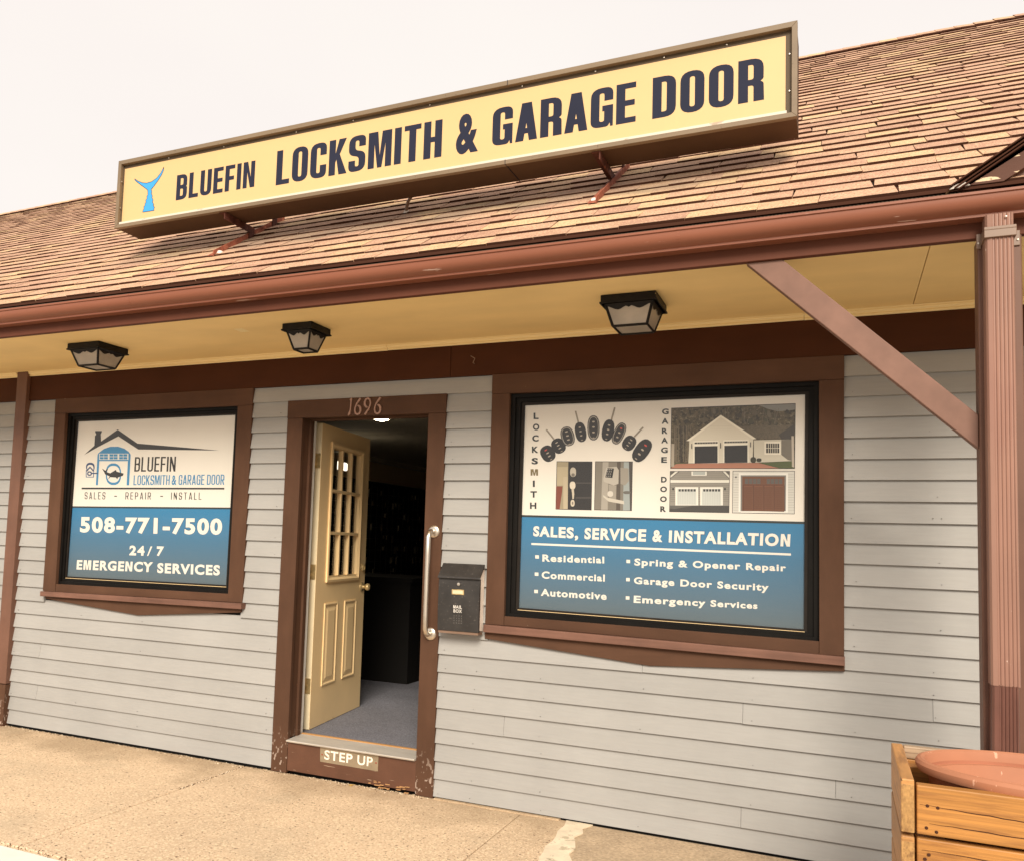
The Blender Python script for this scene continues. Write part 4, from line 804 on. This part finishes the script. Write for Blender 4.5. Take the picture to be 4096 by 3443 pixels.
for a_, b_ in ((.151, .371), (.492, .711)):
    mould('panel_moulding', a_, b_, .473, 1.029, .018, .006, M['cream'])
    q = MB(); q.idx([(a_+.03, .0005, .50), (b_-.03, .0005, .50), (b_-.03, .0005, 1.0), (a_+.03, .0005, 1.0), (a_+.055, .007, .528), (b_-.055, .007, .528), (b_-.055, .007, .975), (a_+.055, .007, .975)], [(4, 5, 6, 7), (0, 1, 5, 4), (1, 2, 6, 5), (2, 3, 7, 6), (3, 0, 4, 7)]); part_d(q, 'raised_panel', 'cream')
q = MB(); q.lathe([(.034, 0), (.033, .006), (.014, .010), (.012, .030), (.022, .036), (.028, .048), (.027, .060), (.016, .068), (0, .069)], (0, 0, 0), 'Y', 24)
kn = part_d(q, 'door_knob', 'brass', smooth=True); kn.location = (.806, 0, 1.116)
q = MB(); q.lathe([(.030, 0), (.029, .010), (.024, .018), (0, .019)], (0, 0, 0), 'Y', 24); q.box(-.004, .004, .019, .024, -.013, .013)
kn = part_d(q, 'deadbolt', 'brass'); kn.location = (.806, 0, 1.260)
for z in (1.990, 1.246, .496):
    q = MB(); q.box(-.0042, -.0014, -.041, -.004, z-.05, z+.05); q.box(-.045, -.006, -.047, -.044, z-.05, z+.05)
    q.tube([(-.006, -.048, z-.054), (-.006, -.048, z+.054)], .0065, 10)
    for dz in (-.03, 0, .03): q.lathe([(0, -.0), (.004, 0)], (0, 0, 0), 'Y', 4) if False else q.box(-.0052, -.0042, -.016-.012*(dz == 0), -.010-.012*(dz == 0), z+dz-.003, z+dz+.003)
    part_d(q, 'hinge', 'brass')

# ================================================================== INTERIOR
struct(MB().box(-6.2, 1.6, .147, 8.0, .10, .2115).build('floor', M['carpet']))
struct(MB().box(-6.2, 1.6, .171, 8.0, 2.645, 2.66).build('ceiling', M['roomceil']))
iw = struct(MB().box(-6.25, -6.10, .171, 8.0, .20, 2.6445).build('wall', M['roomwall']))
MB().box(-6.099, -6.04, .18, 7.9, 2.58, 2.644).build('cornice', M['roomceil'], iw)
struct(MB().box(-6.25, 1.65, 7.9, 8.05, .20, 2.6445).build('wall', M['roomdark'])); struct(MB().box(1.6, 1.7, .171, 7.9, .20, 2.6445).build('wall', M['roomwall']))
dbd = thing('display_board', 'black pegboard wall hung with small keys deep inside the shop doorway', 'display board')
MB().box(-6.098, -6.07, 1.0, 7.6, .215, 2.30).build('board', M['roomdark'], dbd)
q = MB()
for i in range(40): y = 1.2+i*.16; q.box(-6.069, -6.065, y, y+.004, .8, 2.24)
for i in range(9): q.box(-6.0645, -6.061, 1.1, 7.5, .85+i*.16, .854+i*.16)
q.build('wire_grid', M['pegwire'], dbd)
random.seed(17)
for i in range(90):
    y = random.uniform(3.6, 7.4); z = random.choice([.9+.16*k for k in range(9)]); h_ = random.uniform(.05, .11); q = MB()
    q.box(-6.055, -6.045, y, y+random.uniform(.02, .05), z-h_, z); q.tube([(-6.06, y+.01, z), (-6.02, y+.01, z+.01)], .003, 5)
    q.build('hanging_key', M['product'] if random.random() < .45 else M['cardred'], dbd)
ct = thing('counter', 'dark shop counter standing on the carpet beyond the open door', 'counter')
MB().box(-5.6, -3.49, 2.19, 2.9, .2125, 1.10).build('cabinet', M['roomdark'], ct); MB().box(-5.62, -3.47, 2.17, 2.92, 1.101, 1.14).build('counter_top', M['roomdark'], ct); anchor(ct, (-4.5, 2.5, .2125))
lamp = thing('ceiling_lamp', 'round lit ceiling lamp glimpsed just under the door head', 'lamp')
MB().lathe([(0, -.016), (.04, -.015), (.065, -.006), (.072, 0)], (0, 0, 0), 'Z', 24).build('diffuser', M['lit'], lamp, smooth=True); MB().lathe([(.072, .0), (.078, -.006), (.082, .004)], (0, 0, 0), 'Z', 24).build('trim_ring', M['white'], lamp); lamp.location = (-4.07, 2.56, 2.64)
tl = thing('pane_glow', 'two added glowing shapes for the pale reflections in the open door panes', 'lamp')
MB().box(-.25, .22, -.01, .01, .16, .17).build('added_bar', M['white'], tl)  # added glowing shapes stand in for pale reflections in the door glass
for dx in (-.10, .16):
    q = MB(); q.idx([(dx-.05, -.04, -.04), (dx+.07, -.04, -.06), (dx+.07, -.04, .03), (dx-.05, -.04, .055), (dx-.04, .04, -.03), (dx+.05, .04, -.04), (dx+.05, .04, .02), (dx-.04, .04, .04)], [(0, 1, 2, 3), (4, 7, 6, 5), (0, 4, 5, 1), (1, 5, 6, 2), (2, 6, 7, 3), (3, 7, 4, 0)]); q.build('glow_shape', M['paneglow'], tl)
tl.location = (-5.08, 3.66, 2.30)

# ================================================================== ROOF SIGN
sg = thing('roof_sign', 'long yellow box sign reading BLUEFIN LOCKSMITH & GARAGE DOOR above the shingles', 'sign')
SX0, SX1, SY0, SY1, SZ0, SZ1 = -4.4196, -.1803, -.4756, -.2485, 3.481, 3.944
q = MB(); q.box(SX0+.004, SX1-.004, SY0+.030, SY1, SZ0+.002, SZ1-.002); part(q, 'cabinet', 'signbox', sg)
fr = .030
def bar4(nm, o_, i_, y0, y1, mats):
    for (a_, b_), mt in zip(((0, 1), (1, 2), (2, 3), (3, 0)), mats): MB().prism([o_[a_], o_[b_], i_[b_], i_[a_]], y0, y1).build(nm, M[mt], sg, bevel=.0015)
O_ = [(SX0, SZ1), (SX1, SZ1), (SX1, SZ0), (SX0, SZ0)]; I_ = [(SX0+.026, SZ1-.027), (SX1-.025, SZ1-.027), (SX1-.025, SZ0+.0235), (SX0+.026, SZ0+.0235)]
bar4('frame', O_, I_, SY0, SY0+.029, ('signframe', 'signframe', 'signframe', 'signframe'))
MB().box(SX0+.036, SX1-.046, SY0+.003, SY0+.0235, SZ0+.0238, SZ0+.0375).build('bottom_lip', M['signlip'], sg)
yf = SY0+.0245
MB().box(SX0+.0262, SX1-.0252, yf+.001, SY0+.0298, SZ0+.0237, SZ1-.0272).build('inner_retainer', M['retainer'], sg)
MB().box(-4.383, -.233, yf, yf+.0009, 3.5195, 3.893).build('face_panel', M['signface'], sg)
ly = yf-.0008
fill(word('BLUEFIN', -3.922, -3.297, 3.612, 3.779, W=.47, s=.175, t=.15, gap=.085), 'lettering', M['signink'], ly, sg)
fill(word('LOCKSMITH', -3.135, -2.0175, 3.596, 3.811, W=.47, s=.185, t=.14, gap=.075), 'lettering', M['signink'], ly, sg)
text_in('&', 'lettering', M['signink'], ly, sg, [(-1.931, 3.816), (-1.797, 3.816), (-1.797, 3.588), (-1.931, 3.588)], .045)
fill(word('GARAGE', -1.715, -.937, 3.603, 3.812, W=.47, s=.185, t=.14, gap=.065), 'lettering', M['signink'], ly, sg)
fill(word('DOOR', -.854, -.330, 3.600, 3.812, W=.47, s=.185, t=.14, gap=.085), 'lettering', M['signink'], ly, sg)
tail = [(-4.29, 3.811), (-4.255, 3.789), (-4.216, 3.773), (-4.178, 3.765), (-4.164, 3.768), (-4.141, 3.768), (-4.096, 3.787), (-4.062, 3.818), (-4.04, 3.853), (-4.042, 3.829), (-4.056, 3.802), (-4.085, 3.767), (-4.12, 3.732), (-4.139, 3.717), (-4.131, 3.701), (-4.135, 3.691), (-4.124, 3.669), (-4.128, 3.661), (-4.115, 3.641), (-4.121, 3.631), (-4.108, 3.611), (-4.112, 3.604), (-4.099, 3.59), (-4.105, 3.582), (-4.101, 3.57), (-4.2, 3.571), (-4.198, 3.583), (-4.19, 3.593), (-4.193, 3.608), (-4.183, 3.614), (-4.185, 3.625), (-4.175, 3.635), (-4.18, 3.648), (-4.169, 3.659), (-4.172, 3.673), (-4.164, 3.684), (-4.167, 3.714), (-4.175, 3.723), (-4.214, 3.75), (-4.254, 3.777), (-4.284, 3.8)]
fill([tail], 'fish_tail', M['finblue'], ly, sg)
q = MB()
for i in range(len(tail)):
    a_, b_ = Vector(tail[i]), Vector(tail[(i+1) % len(tail)]); d = b_-a_
    if d.length < 1e-4: continue
    n = Vector((-d.y, d.x)).normalized()*.0016; q.face([(p_.x, ly-.0005, p_.y) for p_ in (a_+n, b_+n, b_-n, a_-n)])
q.build('tail_outline', M['finline'], sg, recalc=False)
q = MB()
for x in (-4.0, -3.55, -3.0, -2.6, -2.1, -1.55, -1.15, -.8, -.5): q.lathe([(0, -.004), (.004, -.003), (.005, 0)], (x, yf-.001, SZ1-.036), 'Y', 8)
for z in (3.62, 3.80): q.lathe([(0, -.004), (.004, -.003), (.005, 0)], (SX1-.036, yf, z), 'Y', 8); q.lathe([(0, -.004), (.004, -.003), (.005, 0)], (SX0+.031, SY0+.01, z), 'Y', 8)
q.build('screw', M['steel'], sg)
MB().box(-1.628, -1.625, SY0-.0012, SY1-.001, SZ0-.001, SZ0+.024).build('seam', M['finline'], sg)
MB().box(-1.628, -1.625, SY0-.0012, SY0+.02, SZ1-.026, SZ1+.001).build('seam', M['finline'], sg)
for xb, xl, yl in ((-3.50, -3.515, -.214), (-1.085, -1.12, -.166)):
    leg0 = roofp(xl, 0, 0)
    zr = lambda y: Z0+(y-Y0)*.70+.012
    q = MB(); q.box(xl-.0, xl+.006, SY0+.02, yl+.05, SZ0-.046, SZ0-.001); q.box(xl-.04, xl+.0, SY0+.02, yl+.05, SZ0-.007, SZ0-.0015)
    q.build('bracket_arm', M['rustdark'], sg)
    q = MB(); q.box(xl, xl+.006, yl, yl+.046, zr(yl)-.02, SZ0-.047); q.box(xl-.036, xl, yl+.040, yl+.046, zr(yl)-.01, SZ0-.047); q.build('bracket_leg', M['rustdark'], sg)
    q = MB(); q.box(xl, xl+.006, .02, .066, zr(.02)-.02, SZ0-.002+.22); q.build('bracket_leg', M['rustdark'], sg)
    ya, yb = -.53, .16; q = MB()
    x0 = xl-.007 if xl < -2 else xl+.007
    q.idx([(x, y, zr(y)+h) for x in (x0, x0+.005) for y in (ya, yb) for h in (0, .038)], [(0, 1, 3, 2), (4, 6, 7, 5), (0, 4, 5, 1), (2, 3, 7, 6), (0, 2, 6, 4), (1, 5, 7, 3)])
    x2 = x0-.040 if xl < -2 else x0-.040
    lo, hi = min(x0, x2), max(x0, x2)
    q.idx([(x, y, zr(y)+h) for x in (lo, hi) for y in (ya, yb) for h in (.006, .011)], [(0, 1, 3, 2), (4, 6, 7, 5), (0, 4, 5, 1), (2, 3, 7, 6), (0, 2, 6, 4), (1, 5, 7, 3)])
    q.build('bracket_foot', M['rust'], sg)
    q = MB(); q.lathe([(0, .014), (.014, .012), (.02, .002), (.026, -.01)], (x0+(.012 if xl < -2 else -.02), ya+.05, zr(ya+.05)+.002), 'Z', 9); q.build('caulk_blob', M['caulk'], sg)
q = MB(); q.tube([(-2.40, -.13, 3.43), (-2.395, -.14, 3.475), (-2.37, -.17, 3.50), (-2.30, -.24, 3.51), (-2.22, -.27, 3.53)], .010, 10)
cp_ = q.build('conduit', M['strap'], sg, smooth=True)
q = MB(); q.lathe([(.035, -.01), (.02, .0), (.012, .02)], (-2.40, -.13, 3.445), 'Z', 12); q.build('conduit_boot', M['caulk'], sg)
anchor(sg, (-2.3, -.2, 3.1))

# ================================================================== SOFFIT LIGHTS
def lantern(x0, x1, y0, y1, hp, hb, ins, bot, label, spin=0):
    t = thing('soffit_light', label, 'lamp', 'black box lanterns under the soffit'); cx, cy = (x0+x1)/2, (y0+y1)/2; hx, hy = (x1-x0)/2, (y1-y0)/2; z = -.0004
    MB().box(-hx, hx, -hy, hy, -hp, z).build('ceiling_plate', M['lampblack'], t, bevel=.003)
    MB().box(-hx-.004, hx+.004, -hy-.004, hy+.004, -hp+.0, -hp+.008).build('plate_lip', M['lampblack'], t)
    ax, ay = hx-ins, hy-ins; bx_, by_ = hx-bot, hy-bot; zt, zb = -hp, -hb
    T = [(-ax, -ay), (ax, -ay), (ax, ay), (-ax, ay)]; Bq = [(-bx_, -by_), (bx_, -by_), (bx_, by_), (-bx_, by_)]
    q = MB(); fw = .007
    for (a, b_), (c_, d) in zip(T, Bq): q.tube([(a, b_, zt), (c_, d, zb)], fw, 4)
    for i in range(4):
        q.tube([(*Bq[i], zb), (*Bq[(i+1) % 4], zb)], fw, 4); q.tube([(*T[i], zt), (*T[(i+1) % 4], zt)], fw, 4)
    # scalloped valance on each side
    for i in range(4):
        a, b_, c_, d = Vector((*T[i], zt)), Vector((*T[(i+1) % 4], zt)), Vector((*Bq[i], zb)), Vector((*Bq[(i+1) % 4], zb))
        out = Vector(((T[i][0]+T[(i+1) % 4][0])/2, (T[i][1]+T[(i+1) % 4][1])/2, 0)).normalized()*.003
        nn = 16; prev = None
        for k in range(nn+1):
            u = k/nn; v_ = abs(u-.5)*2; dep = .15+.09*math.cos(v_*2*math.pi)*-1+(.10*max(0, 1-abs(u-.5)*14)); dep = max(.05, dep+.04)
            top_ = a.lerp(b_, u)+out; lo_ = a.lerp(b_, u).lerp(c_.lerp(d, u), dep)+out
            if prev: q.face([prev[0], top_, lo_, prev[1]])
            prev = (top_, lo_)
    q.build('lantern_frame', M['lampblack'], t)
    for i in range(4):
        a, b_, c_, d = Vector((*T[i], zt)), Vector((*T[(i+1) % 4], zt)), Vector((*Bq[i], zb)), Vector((*Bq[(i+1) % 4], zb)); q = MB(); q.face([a, b_, d, c_]); q.build('pane', M['frost'], t, recalc=False)
    q = MB(); q.face([(*p_, zb+.002) for p_ in Bq]); q.build('bottom_pane', M['frost'], t, recalc=False)
    t.location = (cx, cy, 2.670); return t
lantern(-4.563, -4.291, -.660, -.413, .042, .138, .018, .052, 'black lantern on the yellow soffit above the left window')
lantern(-2.882, -2.684, -.657, -.462, .040, .138, .020, .050, 'smaller black lantern with a chipped plate on the soffit above the door')
lantern(-1.047, -.783, -.642, -.376, .042, .142, .020, .050, 'black lantern with peeled yellow paint on its plate above the right window')

# ================================================================== FITTINGS ON THE WALL
gb = thing('grab_bar', 'vertical steel grab bar on the brown casing right of the open door', 'handle')
for z in (1.533, .935): MB().lathe([(0, -.010), (.020, -.010), (.036, -.006), (.038, 0)], (-2.191, -.0265, z), 'Y', 28).build('flange', M['steel'], gb, smooth=True)
X_ = -2.193; path = [(X_, -.034, 1.533), (X_, -.062, 1.532), (X_, -.080, 1.522), (X_-.001, -.090, 1.500)]+[(X_-.001, -.092, z) for z in (1.40, 1.2, 1.05)]+[(X_-.001, -.090, .968), (X_, -.080, .946), (X_, -.062, .936), (X_, -.034, .935)]
MB().tube(path, .0150, 14).build('bar', M['steel'], gb, smooth=True); anchor(gb, (-2.191, -.027, 1.234))
mb_ = thing('mail_box', 'black wall mailbox marked MAIL BOX between the door and the right window', 'mailbox')
MB().prof([(-.018, .972), (-.080, .978), (-.082, 1.26), (-.060, 1.318), (-.018, 1.322)], -2.098, -1.862).build('body', M['mailside'], mb_, bevel=.002)
q = MB(); pr_ = []
for i in range(9): t_ = i/8; pr_.append((-.100-.006*math.sin(t_*math.pi), .969+.300*t_))
q.prof([(-.0825, .969)]+pr_+[(-.0825, 1.269)], -2.112, -1.8555); q.build('front', M['mailblack'], mb_, bevel=.003)
MB().prof([(-.040, 1.350), (-.046, 1.352), (-.113, 1.278), (-.116, 1.268), (-.110, 1.266), (-.040, 1.340)], -2.114, -1.852).build('lid', M['mailblack'], mb_, bevel=.002)
MB().box(-2.108, -1.860, -.095, -.03, .955, .9695).build('tray_lip', M['strap'], mb_)
yb_ = -.1068
q = MB(); q.lathe([(0, -.004), (.009, -.003), (.010, 0)], (-1.984, yb_+.001, 1.236), 'Y', 14); q.build('lock', M['steel'], mb_)
MB().box(-2.024, -1.949, yb_-.002, yb_+.002, 1.177, 1.206).build('name_plate', M['brass'], mb_); MB().box(-2.018, -1.955, yb_-.0028, yb_-.0021, 1.182, 1.201).build('name_card', simple('yellow_card', (.62, .54, .36), .6), mb_)
wt = simple('white_mail_print', (.70, .66, .60), .5)
text_in('MAIL', 'lettering', wt, yb_-.0006, mb_, [(-2.012, 1.117), (-1.958, 1.117), (-1.958, 1.098), (-2.012, 1.098)], .012); text_in('BOX', 'lettering', wt, yb_-.0006, mb_, [(-2.010, 1.094), (-1.958, 1.094), (-1.958, 1.075), (-2.010, 1.075)], .012)
q = MB()
for i in range(4):
    for j in range(4): q.box(-2.006+.0155*i-.0008, -2.006+.0155*i+.0008, yb_-.0004, yb_+.004, 1.057-.0135*j-.0008, 1.057-.0135*j+.0008)
q.build('perforation', wt, mb_); anchor(mb_, (-1.98, -.018, .96))
hn = thing('house_number', 'copper coloured digits 1696 on the brown board over the door', 'house number')
def ribbon(pts, name):
    q = MB(); n = len(pts); L_, R_ = [], []
    for i, (x, z, w_) in enumerate(pts):
        a, b_ = pts[max(i-1, 0)], pts[min(i+1, n-1)]; d = Vector((b_[0]-a[0], b_[1]-a[1])).normalized(); nn = Vector((-d.y, d.x))*w_/2
        L_.append((x+nn.x, z+nn.y)); R_.append((x-nn.x, z-nn.y))
    vs = []
    for y in (-.0345, -.0275): vs += [(x, y, z) for x, z in L_]+[(x, y, z) for x, z in R_]
    fs = []
    for i in range(n-1): fs += [(i, i+1, n+i+1, n+i), (2*n+i, 3*n+i, 3*n+i+1, 2*n+i+1), (i, 2*n+i, 2*n+i+1, i+1), (n+i, n+i+1, 3*n+i+1, 3*n+i)]
    q.idx(vs, fs+[(0, n, 3*n, 2*n), (n-1, 3*n-1, 4*n-1, 2*n-1)]); return q.build(name, M['copper'], hn)
def six(x, z, flip=False):
    pts = [(.046, .104, .013), (.032, .088, .012), (.018, .070, .010), (.008, .048, .009), (.006, .030, .010), (.012, .012, .011), (.026, .004, .012), (.042, .010, .012), (.050, .026, .014), (.048, .044, .015), (.038, .056, .013), (.026, .060, .009)]
    if flip: pts = [(.056-a, .106-b_, c_) for a, b_, c_ in pts]
    ribbon([(x+a*.95, z+b_, c_*.95) for a, b_, c_ in pts], 'digit')
ribbon([(-2.814, 2.240, .004), (-2.806, 2.250, .015), (-2.799, 2.275, .008), (-2.797, 2.31, .008), (-2.796, 2.340, .012), (-2.800, 2.345, .020)], 'digit')
six(-2.772, 2.240); six(-2.703, 2.240, True); six(-2.630, 2.240); anchor(hn, (-2.69, -.027, 2.24))
ss = thing('step_sign', 'worn metal plate reading STEP UP screwed to the board under the threshold', 'sign')
MB().prism([(-2.918, .1985), (-2.507, .1965), (-2.508, .103), (-2.914, .106)], -.0235, -.0218).build('plate', Mat('worn_bronze_plate', (.30, .235, .155), .45, .4, .3).var(.15, 12).spots((.18, .13, .08), 30, .6, .08, .5).done(), ss)
wp = Mat('worn_white_paint', (.80, .74, .64), .55).spots((.36, .28, .19), 60, .62, .04, .8).done()
text_in('STEP', 'lettering', wp, -.0240, ss, [(-2.885, .180), (-2.685, .180), (-2.685, .124), (-2.885, .124)], .018, 1.05); text_in('UP', 'lettering', wp, -.0240, ss, [(-2.650, .180), (-2.545, .180), (-2.545, .124), (-2.650, .124)], .018, 1.05)
for x in (-2.902, -2.522): MB().lathe([(0, -.002), (.005, -.001), (.006, 0)], (x, -.0236, .150), 'Y', 10).build('screw', M['rust'], ss)
anchor(ss, (-2.71, -.022, .10))
hk = MB(); hk.tube([(-1.965, -.024, 2.520), (-1.965, -.045, 2.522), (-1.950, -.055, 2.545), (-1.975, -.06, 2.560)], .003, 6)
tag(hk.build('hook', M['strap']), 'small bent wire hook on the dark frieze right of the door', 'hook')

# ================================================================== PLANTER AND POT
pl = thing('planter', 'golden timber planter box with gapped planks at the lower right corner', 'planter')
PX0, PX1, PY0, PY1 = .165, 1.35, -1.605, -1.085
def pk(q, name, mat, **k): return q.build(name, M[mat], pl, bevel=.004, **k)
for i, (z0, z1) in enumerate(((.655, .797), (.497, .643), (.342, .486), (.187, .331), (.03, .176))):
    pk(MB().box(PX0+.042, PX1, PY0+.002+(i % 2)*.003, PY0+.040, z0, z1), 'front_plank', 'plank')
for i, (z0, z1) in enumerate(((.655, .812), (.497, .645), (.342, .488), (.187, .333), (.03, .178))):
    q = MB(); q.box(PX0, PX0+.036, PY0-.004+(i % 2)*.004, PY1+.0, z0+.001, z1); pk(q, 'side_plank', 'plankside'); 
    pk(MB().box(PX0+.001, PX0+.035, PY0-.0055+(i % 2)*.004, PY0-.0042+(i % 2)*.004, z0+.003, z1-.016), 'end_grain', 'endgrain')
pk(MB().box(PX0+.037, PX1, PY1-.036, PY1, .770, .812), 'back_rail', 'grayboard')
for i, (z0, z1) in enumerate(((.62, .768), (.46, .61), (.30, .45), (.14, .29))): pk(MB().box(PX0+.037, PX1, PY1-.034, PY1-.002, z0, z1), 'back_plank', 'plank')
pk(MB().box(PX0+.040, PX0+.130, PY1-.125, PY1-.038, .02, .765), 'corner_post', 'plank'); pk(MB().box(PX0+.040, PX0+.120, PY0+.042, PY0+.125, .02, .64), 'corner_post', 'plank')
pk(MB().box(PX1+.001, PX1+.037, PY0, PY1, .03, .80), 'side_plank', 'plankside')
MB().box(PX0+.040, PX1-.001, PY0+.044, PY1-.04, .05, .52).build('liner_soil', M['soil'], pl)
q = MB()
for x, z in ((.235, .740), (.262, .738), (.232, .676), (.258, .668), (.238, .600), (.228, .586), (.24, .53)): q.lathe([(0, -.0012), (.0042, -.001), (.005, 0)], (x, PY0+.0015, z), 'Y', 8)
q.build('nail', M['shedge'], pl)
random.seed(8)
for x0_, x1_, z_, dz_ in ((.215, .62, .742, -.016), (.62, 1.30, .722, .004), (.24, .55, .690, -.006), (.22, .80, .612, -.01), (.5, 1.2, .560, .006)):
    q = MB(); x = x0_; prev = None
    while x < x1_:
        u = (x-x0_)/(x1_-x0_); z = z_+dz_*u+random.uniform(-.0012, .0012); h_ = .0012*math.sin(math.pi*min(max(u, .05), .95))+.0003
        if prev: q.face([(prev[0], PY0+.0012, prev[1]-prev[2]), (x, PY0+.0012, z-h_), (x, PY0+.0012, z+h_), (prev[0], PY0+.0012, prev[1]+prev[2])])
        prev = (x, z, h_); x += .03
    q.build('crack', M['shedge'], pl, recalc=False)
anchor(pl, (.75, -1.35, 0))
pot = thing('flower_pot', 'round empty terracotta pot sunk in the timber planter', 'pot')
cx, cy, zr_ = .565, -1.355, .828
MB().lathe([(.205, -.27), (.288, -.040), (.318, -.040), (.336, -.034), (.343, -.022), (.344, -.010), (.338, .000), (.328, .003), (.318, -.002), (.313, -.014), (.309, -.030)], (0, 0, 0), 'Z', 72).build('bowl', M['terra'], pot, smooth=True)
e_ = pot.children[0].modifiers.new('split', 'EDGE_SPLIT'); e_.split_angle = R(28)
MB().lathe([(.3088, -.030), (.304, -.080), (.280, -.088), (.27, -.15), (.21, -.262), (0, -.262)], (0, 0, 0), 'Z', 72).build('inside', Mat('shaded_terracotta_inside', (.36, .145, .085), .7, .15).var(.12, 6).spots((.60, .36, .25), 30, .64, .03, .6, (1, 1, .35)).done(), pot, smooth=True)  # terracotta darkened to paint the shade inside the bowl
pot.location = (cx, cy, zr_); pot.scale = (1, .72, 1)

# ================================================================== LITTER
random.seed(31)
lf = MB(); lf.idx([(0, 0, 0), (.03, .012, .004), (.055, .004, .010), (.030, -.010, .002), (.012, -.012, .006)], [(0, 1, 4), (1, 3, 4), (1, 2, 3)]); o = lf.build('dry_leaf', simple('yellow_leaf', (.66, .40, .08), .6), recalc=False)
tag(o, 'small yellow dry leaf lying below the STEP UP plate', 'leaf'); o.location = (-2.70, -.045, .002)
q = MB()
for i in range(900):
    x = random.choice([random.uniform(-5.7, -2.2), random.gauss(-2.6, .35), random.uniform(-5.7, -3.3)]); y = -.012-abs(random.gauss(0, .022)); r_ = random.uniform(.0012, .0040)
    if x > -2.15: continue
    q.idx([(x-r_, y-r_, .0002), (x+r_, y-r_*.6, .0002), (x+r_*.3, y+r_, .0002), (x, y, r_*1.3)], [(0, 1, 3), (1, 2, 3), (2, 0, 3)], random.choice([0, 0, 1, 2]))
for i in range(500):      # grit in the kerb joint and the slab joint
    if i % 2: x = random.uniform(-4.6, -2.6); y = -1.652+random.gauss(0, .012)
    else: x = -3.487+random.gauss(0, .006); y = random.uniform(-.6, -.02)
    r_ = random.uniform(.0015, .005); q.idx([(x-r_, y-r_, -.002), (x+r_, y-r_*.6, -.002), (x+r_*.3, y+r_, -.002), (x, y, r_*1.0)], [(0, 1, 3), (1, 2, 3), (2, 0, 3)], random.choice([0, 1, 1, 2]))
o = q.build('grit', [M['pave'], M['dirt'], M['patch']], recalc=False); o['kind'] = 'stuff'
